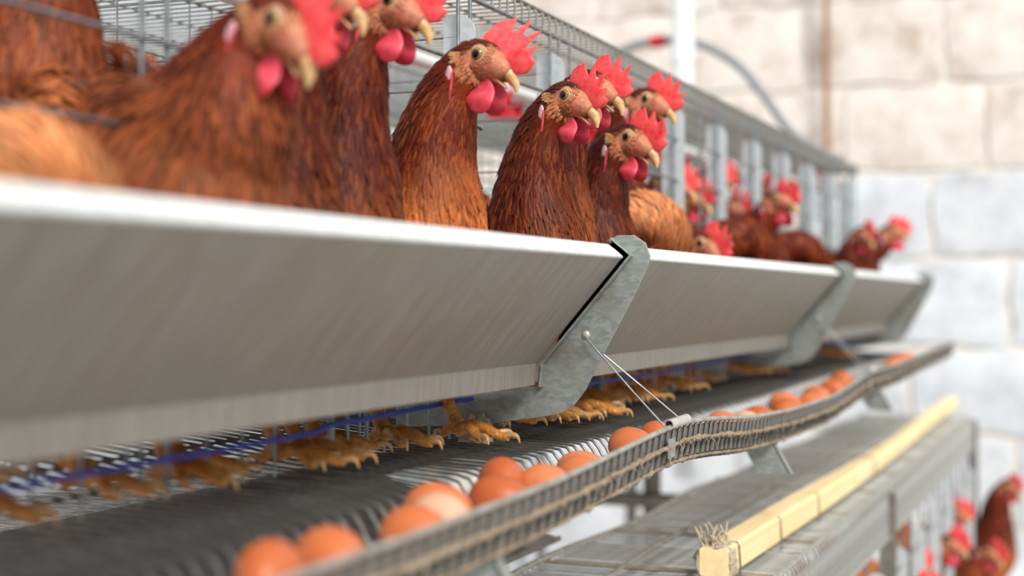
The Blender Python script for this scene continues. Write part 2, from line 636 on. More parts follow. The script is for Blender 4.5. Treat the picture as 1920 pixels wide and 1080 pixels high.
for zz in (.20, .13):
    for a, b in ((Y0, 0.985), (2.16, Y1)):
        mb = MB(); mb.tube([(XF + .006, a, zz), (XF + .006, b, zz)], 0.0024, 8)
        part('front_rail', mb, M['wire'], cage, smooth=True)
y = 0.35
while y < Y1:
    link('lower_front_wire', sv_me, cage, (0, y, 0))
    y += .054
# back panel
bv = MB(); bv.tube([(XB, 0, -.12), (XB, 0, ZTOP)], 0.0013, 5)
bv_me = bv.mesh('back_wire', M['wire'], True)
y = Y0
while y < Y1:
    link('back_wire', bv_me, cage, (0, y, 0)); y += .05
for zz in (-.1, -.02, .06, .14, .22, .30):
    mb = MB(); mb.tube([(XB, Y0, zz), (XB, Y1, zz)], 0.0013, 5)
    part('back_cross_wire', mb, M['wire'], cage, smooth=True)
# drinkers: a pipe with red cups
mb = MB(); mb.tube([(-.955, Y0, .352), (-.955, Y1, .352)], 0.011, 12)
o = part('water_pipe', mb, M['pvc'], cage, smooth=True)
dk = MB()
dk.tube([(0, 0, .035), (0, 0, .012), (0, 0, 0), (0, 0, -.016)], [.012, .012, .009, .004], 12)
dk.tube([(0, 0, -.03), (0, 0, -.02), (0, 0, -.008), (0, 0, -.012)], [.018, .026, .034, .030], 16)
dk.box(-.020, .020, -.034, .034, -.034, -.018)
dk_me = dk.mesh('drinker_cup', M['red'], True)
for y in (1.82, 2.34, 2.62, 2.78, 3.0, 3.2, 3.4, 3.7, 4.0, 4.25):
    link('drinker_cup', dk_me, cage, (-.955, y, .335))
rt = MB()
rt.tube([(0, 0, .05), (0, 0, .048), (0, 0, 0), (0, 0, -.004)], [.008, .011, .011, .006], 10)
rt_me = rt.mesh('red_door_clip', M['red'], True)
for py in PARTS:
    if py < Y1:
        link('red_door_clip', rt_me, cage, (XF - .03, py + .075, .285))
# end frame of the bank
mb = MB()
mb.box(-1.5, XF + .005, Y1, Y1 + .02, ZTOP - .02, ZTOP + .008)
part('end_frame_bar', mb, M['iron'], cage)
# dirt heaped at the foot of one upright
mb = MB()
rnd = random.Random(3)
for q in range(16):
    t = q / 15
    px_ = -.662 + rnd.uniform(-.012, .012); 
    mb.tube([(px_, 1.535 + rnd.uniform(-.02, .004), -.163), (px_ + .002, 1.533, -.152 + rnd.uniform(0, .02)), (px_ + .003, 1.534, -.147 + rnd.uniform(0, .02))], [.010, .007, .001], 7)
part('dirt_clump', mb, M['dust'], cage, smooth=True)

# braces from the egg gutter down to the lower tier, posts behind
for i, by in enumerate((1.06, 2.08, 3.1)):
    mb = MB()
    zt = lip_z(by)
    mb.prism_y([(-.492, zt - .040), (-.446, zt - .040), (-.420, zt - .086), (-.466, zt - .086)], by, by + .002)
    mb.prism_y([(-.448, zt - .040), (-.446, zt - .040), (-.420, zt - .086), (-.422, zt - .086)], by, by + .018)
    part('brace', mb, M['galv'], cage)
for by in (0.9, 3.23):
    mb = MB()
    mb.box(-.985, -.945, by, by + .004, -H, -.135); mb.box(-.985, -.981, by, by + .04, -H, -.135)
    part('frame_post', mb, M['iron'], cage)
    mb = MB()
    mb.box(-1.25, -.72, by - .02, by - .016, -.47, -.44); mb.box(-1.25, -.72, by - .02, by + .01, -.444, -.44)
    part('frame_beam', mb, M['iron'], cage)

bd = thing('added_shade_sheet', (0, 0, 0), 'dark sheet added under the upper wire floor to deepen the shade below', 'shade_sheet')  # added dark sheet, deepens the shade seen through the wire floor
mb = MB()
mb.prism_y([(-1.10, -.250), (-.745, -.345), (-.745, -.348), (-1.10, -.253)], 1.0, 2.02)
part('sheet', mb, simple('dark_shade_sheet', lin(112, 106, 100), .7, 0, .5, 18, .3), bd)
mb = MB(); mb.tube([(-.742, 1.0, -.347), (-.742, 2.02, -.347)], .004, 6)
part('edge_wire', mb, M['iron'], bd, smooth=True)

# ------------------------------------------------------------------ lower cage banks (stepped out, and its twin on the far side)
LF, LZR, LZT, LBK = -0.40, -0.455, -0.362, -0.72
LY0, LY1 = 0.75, 4.72


def lower_cage(mir, label):
    c = thing('hen_cage', (0, 0, 0), label, 'cage')
    def mx(x): return (-2.2 - x) if mir else x
    mb = MB()
    mb.tube([(mx(LBK), 0, LZT), (mx(LF - .012), 0, LZT), (mx(LF - .004), 0, LZT - .004), (mx(LF), 0, LZT - .014), (mx(LF), 0, LZR - .002)], 0.0017, 5)
    tw = mb.mesh('top_wire', M['lower_top'], True)
    y = LY0
    while y < LY1:
        link('top_wire', tw, c, (0, y + random.uniform(-.001, .001), random.uniform(-.0006, .0006))); y += .0175 if not mir else .025
    for x, zz, r, mt in ((LF - .004, LZT + .003, .0040, 'edge_rod'), (-.515, LZT + .003, .0030, 'edge_rod'), (-.61, LZT + .003, .0034, 'edge_rod'), (LBK, LZT + .003, .0045, 'edge_rod'),
                         (LF + .002, LZR, .0040, 'edge_rod')):
        mb = MB()
        rn = random.Random(int(x * 1000))
        ph = rn.random() * 6
        mb.tube([(mx(x), LY0 + (LY1 - LY0) * i / 60, zz + .004 * math.sin(i * .55 + ph) * (0 if x > -.45 else 1)) for i in range(61)], r, 6)
        part('top_rail', mb, M[mt], c, smooth=True)
    # flat cross straps under the top mesh
    y = 1.0
    while y < LY1:
        mb = MB(); mb.box(min(mx(LBK), mx(LF)), max(mx(LBK), mx(LF)), y, y + .016, LZT + .0015, LZT + .0030)
        part('cross_strap', mb, M['strap'], c); y += .30
    fw = MB(); fw.tube([(mx(LF + .003), 0, LZR - .50), (mx(LF + .003), 0, LZR)], 0.0024, 6)
    fw_me = fw.mesh('front_wire', M['wire'], True)
    up = MB()
    w = .05
    zt = LZR - .06
    poly = [(mx(LF - .016), LZR - .5), (mx(LF + .018), LZR - .5)] + [(mx(LF + .001 + .017 * math.cos(a)), zt + .017 * math.sin(a)) for a in np.linspace(0, math.pi, 9)]
    up.prism_y(poly, -.001, .001)
    up_me = up.mesh('upright_plate', M['upright'])
    y = 1.25
    while y < LY1:
        link('upright_plate', up_me, c, (0, y, 0))
        for dy in (.03, .16):
            link('front_wire', fw_me, c, (0, y + dy, 0))
        y += .3
    for zz in (LZR - .08, LZR - .16, LZR - .23):
        mb = MB(); mb.tube([(mx(LF + .006), LY0, zz), (mx(LF + .006), LY1, zz)], 0.0024, 6)
        part('front_rail', mb, M['wire'], c, smooth=True)
    if not mir:
        y = 1.46
        while y < LY1:
            link('drinker_cup', dk_me, c, (LF - .06, y, LZR - .02)); y += .3
    # floor
    y = LY0
    fl = MB(); fl.tube([(mx(LBK - .1), 0, LZR - .50), (mx(LF), 0, LZR - .53), (mx(LF + .15), 0, LZR - .56), (mx(LF + .16), 0, LZR - .53)], .0018, 5)
    fl_me = fl.mesh('floor_wire', M['floor_wire'], True)
    while y < LY1:
        link('floor_wire', fl_me, c, (0, y, 0)); y += .03
    for by in (1.0, 2.9, LY1):
        mb = MB(); mb.box(mx(LBK) - .02, mx(LBK) + .02, by, by + .004, -H, LZT); mb.box(mx(LBK) - .02, mx(LBK) - .016, by, by + .04, -H, LZT)
        part('frame_post', mb, M['iron'], c)
        mb = MB(); mb.box(mx(LF) - .015, mx(LF) + .015, by, by + .004, -H, LZT - .01)
        part('frame_post', mb, M['iron'], c)
    return c


lower_cage(False, 'lower tier wire hen cage, a wooden pole lying on its mesh top')
lower_cage(True, 'wire hen cage at the far side of the frame, glimpsed through the egg floor')

# ------------------------------------------------------------------ feed troughs
TP = [(-.503, .0565), (-.4865, .0432), (-.5855, -.0722), (-.5875, -.0960), (-.665, -.0960), (-.690, .005)]


def thick(poly, t):
    """offset an open polyline inwards (towards the trough inside) to a closed polygon"""
    ins = []
    for i, p in enumerate(poly):
        a = Vector(poly[max(i - 1, 0)]); b = Vector(poly[min(i + 1, len(poly) - 1)])
        d = (b - a).normalized()
        n = Vector((d.y, -d.x))
        ins.append((p[0] + n.x * t, p[1] + n.y * t))
    return poly + ins[::-1]


SECT = [(0.13, 1.522, 'nearest galvanised feed trough, blurred towards the left edge of the picture'),
        (1.556, 2.895, 'middle galvanised feed trough between the sharp bracket and the blurred one'),
        (2.925, 4.25, 'farthest short-looking galvanised feed trough ending before the stone wall')]
for a, b, lab in SECT:
    t = thing('feed_trough', (0, 0, 0), lab, 'trough', 'feed troughs')
    mb = MB(); mb.prism_y(thick(TP[1:], .0016), a, b)
    part('trough_sheet', mb, M['trough'], t)
    mb = MB()
    hem = [(-.5035, .0570), (-.4950, .0508), (-.4885, .0452), (-.4862, .0428), (-.4880, .0410), (-.4905, .0425), (-.4965, .0480), (-.5048, .0550)]
    mb.prism_y(hem, a, b + .0006)
    part('hem', mb, M['hem'], t, bevel=.0004)

# trough brackets
BR = [(-.5081, .062), (-.497, .0668), (-.4791, .0666), (-.466, .0584), (-.4606, .044), (-.4636, .0326), (-.4791, .0011), (-.5154, -.0654), (-.5337, -.1006),
      (-.5473, -.1184), (-.5647, -.1282), (-.5897, -.1325), (-.6602, -.143), (-.7634, -.1487), (-.7634, -.1080), (-.675, -.0990), (-.5900, -.0990), (-.5876, -.0726), (-.4885, .0432), (-.5045, .0565)]
for i, (by, lab) in enumerate(((1.536, 'sharp spangled galvanised trough bracket with rivet beside the nearest trough'),
                               (2.908, 'blurred trough bracket joining the middle trough and the farthest trough'),
                               (4.256, 'dark blurred end bracket closing the farthest trough'))):
    t = thing('trough_bracket', (0, 0, 0), lab, 'bracket', 'trough brackets')
    mb = MB(); mb.prism_y(BR, by, by + .003)
    part('plate', mb, M['galv'], t, bevel=.0006)
    # folded flange that cups the trough
    mb = MB()
    fo = [(-.5015, .0640), (-.4790, .0440), (-.5800, -.0735), (-.5825, -.0985)]
    mb.prism_y(thick(fo, .0022), by - .011, by)
    part('flange', mb, M['galv'], t, bevel=.0005)
    mb = MB()
    mb.tube([(-.533, by + .0005, -.041), (-.533, by - .001, -.041), (-.533, by - .0025, -.041)], [.0048, .0045, .003], 14)
    part('rivet', mb, M['rivet'], t, smooth=True)
    if i == 2:
        mb = MB(); mb.prism_y([(p[0], p[1]) for p in TP] , by - .003, by - .001)
        part('end_plate', mb, M['galv'], t)

# hanger of the egg gutter at the sharp bracket (and at the second)
for i, by in enumerate((1.53, 2.90)):
    dy = by - 1.53
    lz = lip_z(1.55 + dy)
    t = thing('gutter_hanger', (0, 0, 0), ('thin wire hanger with a rolled pale clip holding up the egg gutter' if i == 0 else
                                           'blurred wire hanger at the second trough bracket'), 'hanger', 'gutter hangers')
    mb = MB(); mb.tube([(-.531, by - .002, -.0425), (-.527, by - .004, -.047), (-.475, by - .006, -.101 + (lz + .136) * .6), (-.4395, by - .012, lz + .0015)], .0010, 6)
    part('hanger_wire', mb, M['wire'], t, smooth=True)
    mb = MB(); mb.tube([(-.519, by + .012, -.059), (-.513, by + .012, -.064), (-.475, by + .03, -.098 + (lz + .136) * .6), (-.437, by + .045, lz + .004)], .0010, 6)
    part('hanger_wire', mb, M['wire'], t, smooth=True)
    # rolled clip: a C-shaped sleeve
    mb = MB()
    n = 14
    A = Vector((LX + .001, by - .012, lip_z(by - .012) + .0040)); B = Vector((LX + .001, by + .058, lip_z(by + .058) + .0045))
    vs, fs = [], []
    for P in (A, B):
        for R in (.0055, .0045):
            for q in range(n):
                an = math.radians(-60 + 300 * q / (n - 1))
                vs.append(P + Vector((R * math.cos(an), 0, R * math.sin(an))))
    for q in range(n - 1):
        fs += [(q, q + 1, 2 * n + q + 1, 2 * n + q), (n + q + 1, n + q, 3 * n + q, 3 * n + q + 1), (q + 1, q, n + q, n + q + 1), (2 * n + q, 2 * n + q + 1, 3 * n + q + 1, 3 * n + q)]
    fs += [(0, n, 3 * n, 2 * n), (n - 1, 3 * n - 1, 4 * n - 1, 2 * n - 1)]
    mb.add(vs, fs)
    part('rolled_clip', mb, M['clip'], t, smooth=True)
    mb = MB(); mb.box(LX + .005, LX + .0062, by - .03, by - .004, lip_z(by) - .030, lip_z(by) - .010)
    part('clip_tab', mb, M['galv'], t)

# blue rope along the cage foot
mb = MB()
pts = []
for i in range(161):
    y = .25 + 4.05 * i / 160
    sag = .006 * math.sin(math.pi * ((y - 1.53) / 1.37 % 1.0))
    pts.append((-.668, y, -.1135 - sag - (0.004 if y < 1.2 else 0)))
for s in range(3):
    mb.tube([(p[0] + .0013 * math.cos(i * 1.1 + s * 2.09), p[1], p[2] + .0013 * math.sin(i * 1.1 + s * 2.09)) for i, p in enumerate(pts)], .0016, 5)
o = part('blue_rope', mb, M['rope'], smooth=True)
tag(o, 'thin blue twisted rope strung along the cage foot under the troughs', 'rope')

# ------------------------------------------------------------------ wooden pole on the lower cage
t = thing('wooden_pole', (-.468, 1.857, LZT + .026), 'long pale squared wooden pole lying on the lower cage top', 'pole')
mb = MB()
vs, fs = [], []
N = 40
sec = 8
for i in range(N + 1):
    u = i / N
    y = -.02 + u * 3.05
    half = .0185 + .0012 * math.sin(u * 9)
    ch = .18 + .30 * min(1.0, u * 1.2)       # squared near the camera, rounder far away
    ox = .008 * math.sin(u * 5.0); oz = .003 * math.sin(u * 7 + 1)
    for ex, ez in ((1, 1 - ch), (1 - ch, 1), (ch - 1, 1), (-1, 1 - ch), (-1, ch - 1), (ch - 1, -1), (1 - ch, -1), (1, ch - 1)):
        vs.append((ox + half * ex, y, oz + half * ez))
for i in range(N):
    for q in range(sec):
        fs.append((i * sec + q, i * sec + (q + 1) % sec, (i + 1) * sec + (q + 1) % sec, (i + 1) * sec + q))
fs.append(tuple(range(sec))); fs.append(tuple(range(N * sec, (N + 1) * sec)))
mb.add(vs, fs)
part('pole', mb, M['wood'], t)
for y in (.03, .27, .55, 1.15):
    mb = MB()
    h = .0205
    loop = [(-.034, y + .01, -.010), (-h, y, .012), (-h * .9, y, h), (h * .9, y, h + .001), (h, y, h * .8), (h + .001, y + .003, -.010), (h, y + .004, -.032)]
    mb.tube([(p[0] + .008 * math.sin(y / 3.03 * 5), p[1], p[2]) for p in loop], .0012, 6)
    mb.tube([(-.034, y + .01, -.010), (-.03, y + .014, .002), (-.037, y + .012, .006), (-.041, y + .008, -.002), (-.034, y + .01, -.012)], .0018, 5)
    part('tie_wire', mb, M['iron'], t, smooth=True)
mb = MB()
rnd = random.Random(11)
for k_ in range(5):
    pts = []
    for i in range(25):
        a = i * 2 * math.pi / 24
        ca_, sa_ = math.cos(a), math.sin(a)
        R_ = min(.0205 / max(abs(ca_), abs(sa_)), .0245) + .0012 * math.sin(i * 1.7 + k_ * 2)
        pts.append((R_ * ca_, -.016 + .0062 * k_ + .002 * math.sin(i * .9 + k_), R_ * sa_))
    mb.tube(pts, .0030, 6)
for k_ in range(22):
    b = Vector((rnd.uniform(-.018, .010), -.010 + rnd.uniform(-.008, .016), .021))
    d1 = Vector((rnd.uniform(-.6, .6), rnd.uniform(-.6, .6), 1)).normalized()
    d2 = (d1 + Vector((rnd.uniform(-.7, .7), rnd.uniform(-.5, .5), rnd.uniform(-.5, .4)))).normalized()
    l_ = rnd.uniform(.008, .020)
    mb.tube(smooth_path([b, b + d1 * l_, b + d1 * l_ + d2 * l_ * .8], 3), [.0021, .0021, .0020, .0018, .0016, .0014, .0010], 5)
o = part('twine_knot', mb, M['twine'], t, smooth=True)

# ------------------------------------------------------------------ white pipe, hose, brown pipe
t = thing('white_pipe', (-1.16, 4.2, .378), 'white plastic pipe rising behind the cage top', 'pipe')
mb = MB(); mb.tube([(0, 0, -.9), (0, 0, 1.6)], .0295, 20)
part('pipe', mb, M['pvc'], t, smooth=True)
mb = MB(); mb.tube([(0, 0, .30), (0, 0, .36)], .034, 20)
part('pipe_coupling', mb, M['pvc'], t, smooth=True)
t2 = thing('water_hose', (0, 0, 0), 'grey rubber hose arching from the white pipe down to the cage end', 'hose')
hp = [(-1.44, 4.27, .68), (-1.38, 4.27, .73), (-1.30, 4.27, .757), (-1.20, 4.27, .757), (-1.11, 4.27, .735), (-1.01, 4.27, .67), (-.93, 4.27, .57), (-.87, 4.27, .485), (-.80, 4.28, .425), (-.72, 4.3, .392)]


mb = MB(); mb.tube(smooth_path(hp), .0125, 12)
part('hose', mb, M['hose'], t2, smooth=True)
mb = MB(); mb.tube([(-1.275, 4.268, .758), (-1.235, 4.268, .759)], .019, 14)
part('red_fitting', mb, M['red'], t2, smooth=True)
mb = MB(); mb.tube([(-.98, WALL_Y - .08, .35), (-.98, WALL_Y - .08, 2.0)], .0125, 12)
o = part('brown_pipe', mb, M['brown'], smooth=True)
tag(o, 'thin brown pipe standing upright against the stone wall', 'pipe')


# ------------------------------------------------------------------ eggs
def egg_mesh():
    mb = MB()
    nu, nv = 20, 14
    vs = [(0, 0, -.029)]
    for j in range(1, nv):
        a = math.pi * j / nv
        z = -math.cos(a) * .029
        r = .0222 * math.sin(a) * (1 - .13 * (z / .029))
        for i in range(nu):
            vs.append((r * math.cos(2 * math.pi * i / nu), r * math.sin(2 * math.pi * i / nu), z))
    vs.append((0, 0, .029))
    fs = [(0, 1 + (i + 1) % nu, 1 + i) for i in range(nu)]
    for j in range(nv - 2):
        for i in range(nu):
            a = 1 + j * nu
            fs.append((a + i, a + (i + 1) % nu, a + nu + (i + 1) % nu, a + nu + i))
    t_ = 1 + (nv - 2) * nu
    fs += [(t_ + i, t_ + (i + 1) % nu, len(vs) - 1) for i in range(nu)]
    mb.add(vs, fs)
    return mb


EG = egg_mesh().mesh('egg', M['egg'], True)
EGP = egg_mesh().mesh('egg', M['pale_egg'], True)
EGGS = [  # x, y, z, rotation about z, pale, label
    (-.497, .820, -.168, 20, 0, 'large blurred brown egg at the bottom edge of the picture, nearest in the gutter'),
    (-.484, .880, -.168, 65, 0, 'blurred brown egg just behind the nearest egg in the gutter'),
    (-.476, .992, -.168, 75, 0, 'bright orange-brown egg in front of the pale egg'),
    (-.488, 1.062, -.168, 60, 1, 'pale pinkish egg, the lightest in the gutter'),
    (-.520, 1.125, -.168, 100, 0, 'brown egg mostly hidden behind the pale egg'),
    (-.522, 1.270, -.166, 30, 0, 'reddish-brown egg highest in the cluster below the foot with the curled claw'),
    (-.492, 1.193, -.168, 85, 0, 'glossy brown egg at the front of the cluster before the sharp bracket'),
    (-.484, 1.285, -.168, 70, 0, 'brown egg in the middle of the cluster before the sharp bracket'),
    (-.478, 1.365, -.168, 60, 0, 'small-looking brown egg at the right of the cluster'),
    (-.496, 1.420, -.168, 110, 0, 'rearmost brown egg of the cluster, peeping over its neighbour'),
    (-.488, 1.560, -.160, 75, 0, 'brown egg just left of the rolled wire clip'),
    (-.484, 1.640, -.160, 20, 0, 'brown egg tucked behind the rolled wire clip'),
    (-.500, 2.023, -.176, 80, 0, 'first brown egg right of the rolled clip'),
    (-.484, 2.090, -.180, 40, 1, 'paler egg, second to the right of the rolled clip'),
    (-.490, 2.200, -.180, 85, 0, 'well lit brown egg, third to the right of the rolled clip'),
    (-.475, 2.305, -.180, 10, 0, 'small brown egg low beside the third egg right of the clip'),
    (-.490, 2.410, -.182, 70, 0, 'brown egg, fifth to the right of the rolled clip'),
    (-.520, 2.530, -.180, 110, 0, 'brown egg at the back of the far row, touching the slope of the wire floor'),
    (-.480, 2.560, -.182, 80, 0, 'brown egg at the front of the far row'),
    (-.495, 2.690, -.178, 60, 0, 'brown egg in the far row before the second hanger'),
    (-.490, 2.830, -.172, 80, 0, 'blurred brown egg, last before the second hanger'),
    (-.500, 2.980, -.166, 30, 0, 'blurred brown egg just past the second hanger'),
    (-.495, 3.700, -.166, 80, 0, 'blurred egg lying in the last stretch of gutter, nearer of three'),
    (-.500, 3.850, -.164, 80, 0, 'blurred egg lying in the last stretch of gutter, middle of three'),
    (-.500, 4.000, -.162, 80, 0, 'farthest blurred egg in the last stretch of gutter'),
]
for x, y, zc, rz, pale, lab in EGGS:
    o = link('egg', EGP if pale else EG, None, (x, y, zc - (.003 if y > 1.5 or zc > -.1665 else .008)), (math.radians(90), 0, math.radians(rz)))
    s = random.uniform(.96, 1.05)
    o.scale = (s, s, s)
    tag(o, lab, 'egg', 'eggs in the gutter')

# ------------------------------------------------------------------ hens
def L3(r, g, b):
    return np.array(lin(r, g, b)[:3])


def arr_mesh(name, verts, tris, mat, cols=None, smooth=True):
    me = bpy.data.meshes.new(name)
    nv, nt_ = len(verts), len(tris)
    me.vertices.add(nv)
    me.vertices.foreach_set('co', np.asarray(verts, dtype=np.float32).ravel())
    me.loops.add(nt_ * 3)
    me.loops.foreach_set('vertex_index', np.asarray(tris, dtype=np.int32).ravel())
    me.polygons.add(nt_)
    me.polygons.foreach_set('loop_start', np.arange(0, nt_ * 3, 3, dtype=np.int32))
    me.polygons.foreach_set('use_smooth', np.full(nt_, smooth))
    me.update(calc_edges=True)
    if cols is not None:
        ca = me.color_attributes.new('Col', 'FLOAT_COLOR', 'POINT')
        c4 = np.ones((nv, 4), dtype=np.float32)
        c4[:, :3] = np.clip(cols, 0, 1)
        ca.data.foreach_set('color', c4.ravel())
    me.materials.append(mat)
    return me


def catmull(C, n):
    """C: (k, d) control rows -> n rows, uniform in control index, plus the index"""
    C = np.asarray(C, float)
    t = np.linspace(0, len(C) - 1, n)
    i = np.clip(np.floor(t).astype(int), 0, len(C) - 2)
    u = (t - i)[:, None]
    P0, P1, P2, P3 = C[np.clip(i - 1, 0, None)], C[i], C[i + 1], C[np.clip(i + 2, None, len(C) - 1)]
    return .5 * (2 * P1 + (P2 - P0) * u + (2 * P0 - 5 * P1 + 4 * P2 - P3) * u ** 2 + (3 * P1 - P0 - 3 * P2 + P3) * u ** 3), t


def feathers(root, dirn, side, nrm, Ln, Wd, lift, col, tipcol, camber=.25):
    """leaf-shaped feathers: 8 vertices, 8 triangles each"""
    n = len(root)
    V = np.zeros((n, 8, 3))
    L_, W_ = Ln[:, None], Wd[:, None]
    cb = (camber * Wd)[:, None] * nrm
    def at(f, s, up):
        return root + dirn * L_ * f + side * W_ * .5 * s + nrm * (lift[:, None] * up)
    V[:, 0] = at(0, 0, 0)
    V[:, 1] = at(.35, -.8, .35); V[:, 2] = at(.35, 0, .45) + cb; V[:, 3] = at(.35, .8, .35)
    V[:, 4] = at(.75, -.85, .8); V[:, 5] = at(.75, 0, .9) + cb; V[:, 6] = at(.75, .85, .8)
    V[:, 7] = at(1.0, 0, 1.0)
    T = np.array([(0, 1, 2), (0, 2, 3), (1, 4, 5), (1, 5, 2), (2, 5, 6), (2, 6, 3), (4, 7, 5), (5, 7, 6)])
    tris = (np.arange(n)[:, None, None] * 8 + T[None]).reshape(-1, 3)
    w = np.array([0, .25, .12, .25, .75, .55, .75, 1.0])[None, :, None]
    C = col[:, None, :] * (1 - w) + tipcol[:, None, :] * w
    return V.reshape(-1, 3), tris, C.reshape(-1, 3)


RUST = L3(146, 56, 20)
DARK = L3(84, 26, 10)
ORANGE = L3(204, 114, 56)
TAN = L3(216, 158, 110)
SKIN = L3(190, 120, 88)


def comb_mesh(rnd, scale, floppy):
    base = [(-.004, .010), (-.006, .020), (-.002, .030), (.006, .0365), (.0105, .0360), (.0135, .0400), (.0195, .0240), (.0215, .0230), (.0300, .0375), (.0318, .0195), (.0335, .0180),
            (.0455, .0270), (.0395, .0085), (.0405, .0070), (.0510, .0105), (.0455, .0005), (.0515, -.0050), (.0440, -.0135), (.034, -.0150), (.024, -.009), (.012, .002)]
    pts = []
    for (x, z) in base:
        # scale about the comb's root line
        rx, rz = .016, .008
        s = scale
        pts.append((rx + (x - rx) * (s if x > 0.0 else 1) + rnd.uniform(-.001, .001), rz + (z - rz) * (s if z > .012 or x > .03 else 1) + rnd.uniform(-.001, .001)))
    for _ in range(1):      # soften the corners a little
        q = []
        for i, p in enumerate(pts):
            r = pts[(i + 1) % len(pts)]
            q += [(p[0] * .88 + r[0] * .12, p[1] * .88 + r[1] * .12), (p[0] * .12 + r[0] * .88, p[1] * .12 + r[1] * .88)]
        pts = q
    bm = bmesh.new()
    vs = [bm.verts.new((x, 0, z)) for x, z in pts]
    f = bm.faces.new(vs)
    ret = bmesh.ops.extrude_face_region(bm, geom=[f])
    back = set(g for g in ret['geom'] if isinstance(g, bmesh.types.BMVert))
    for v in bm.verts:
        h = min(1.0, max(0.0, (v.co.z - .002 + max(0, v.co.x - .02) * .6) / .03))
        th = .0042 - .0028 * h
        lean = floppy * max(0, v.co.z - .012 + .2 * v.co.x) ** 1.5 * 9
        v.co.y = (th if v in back else -th) + lean
    rim = [e for e in bm.edges if len(e.link_faces) == 2 and any(len(q.verts) > 4 for q in e.link_faces)]
    bmesh.ops.bevel(bm, geom=rim, offset=.0009, segments=2, affect='EDGES', profile=.5)
    bmesh.ops.triangulate(bm, faces=[q for q in bm.faces if len(q.verts) > 4])
    bmesh.ops.recalc_face_normals(bm, faces=bm.faces)
    me = bpy.data.meshes.new('comb')
    bm.to_mesh(me); bm.free()
    me.polygons.foreach_set('use_smooth', [True] * len(me.polygons))
    me.set_sharp_from_angle(angle=math.radians(38))
    me.materials.append(M['comb'])
    return me


def ellipsoid_mb(rx, ry, rz, fn=None, nu=18, nv=12):
    mb = MB()
    vs, fs = [(0, 0, -rz)], []
    for j in range(1, nv):
        a = math.pi * j / nv
        for i in range(nu):
            b = 2 * math.pi * i / nu
            vs.append((rx * math.sin(a) * math.cos(b), ry * math.sin(a) * math.sin(b), -rz * math.cos(a)))
    vs.append((0, 0, rz))
    if fn:
        vs = [fn(*p) for p in vs]
    fs = [(0, 1 + (i + 1) % nu, 1 + i) for i in range(nu)]
    for j in range(nv - 2):
        for i in range(nu):
            a = 1 + j * nu
            fs.append((a + i, a + (i + 1) % nu, a + nu + (i + 1) % nu, a + nu + i))
    t_ = 1 + (nv - 2) * nu
    fs += [(t_ + i, t_ + (i + 1) % nu, len(vs) - 1) for i in range(nu)]
    mb.add(vs, fs)
    return mb


def wattle_mesh():
    def fn(x, y, z):
        t = (z + .0165) / .033          # 0 at the bottom
        w = 1.06 - .28 * t
        return (x * w - .004 * t, y * (1 - .3 * t) + .0015 * math.sin(z * 300), z)
    return ellipsoid_mb(.0160, .0034, .0165, fn).mesh('wattle', M['wattle'], True)


def loft_mb(rings, n=12):
    """rings: (x, z, ry, ru, rd, tx, tz)"""
    mb = MB()
    vs, fs = [], []
    for (x, z, ry, ru, rd, tx, tz) in rings:
        l = math.hypot(tx, tz); tx /= l; tz /= l
        ux, uz = -tz, tx
        for q in range(n):
            a = 2 * math.pi * q / n
            s = math.sin(a); r = ru if s > 0 else rd
            vs.append((x + ux * r * s, ry * math.cos(a), z + uz * r * s))
    for i in range(len(rings) - 1):
        for q in range(n):
            fs.append((i * n + q, i * n + (q + 1) % n, (i + 1) * n + (q + 1) % n, (i + 1) * n + q))
    fs.append(tuple(range(n))); fs.append(tuple(range((len(rings) - 1) * n, len(rings) * n)))
    mb.add(vs, fs)
    return mb


UPPER_BEAK = loft_mb([(.014, -.0105, .0118, .0100, .0105, 1, -.35), (.022, -.0135, .0100, .0095, .0090, 1, -.45), (.029, -.0175, .0080, .0083, .0074, 1, -.65),
                      (.0345, -.0235, .0058, .0066, .0056, 1, -1.0), (.0380, -.0300, .0038, .0046, .0036, .6, -1.2), (.0390, -.0370, .0015, .0020, .0015, .15, -1.2)]).mesh('beak', M['beak'], True)
LOWER_BEAK = loft_mb([(.004, -.0180, .0104, .003, .0045, 1, -.42), (.012, -.0215, .0088, .0025, .0045, 1, -.5), (.020, -.0260, .0064, .002, .0038, 1, -.65),
                      (.0275, -.0325, .0028, .001, .0016, 1, -.8)]).mesh('lower_beak', M['beak'], True)
NOSTRIL = ellipsoid_mb(.0022, .0006, .0010, lambda x, y, z: (x, y, z - .4 * x), 10, 6).mesh('nostril', M['rim'], True)
WATTLE = wattle_mesh()


def eye_mesh():
    mb = ellipsoid_mb(.0074, .0074, .0074, lambda x, y, z: (x, z, -y), 24, 24)     # pole on the y axis
    vs = mb.v
    mi = []
    for f in mb.f:
        c = sum((Vector(vs[i]) for i in f), Vector()) / len(f)
        a = math.degrees(math.acos(max(-1, min(1, abs(c.y) / c.length))))
        mi.append(0 if a < 32 else (1 if a < 52 else 2))
    mb.mi = mi
    return mb.mesh('eye', [M['pupil'], M['iris'], M['rim']], True)


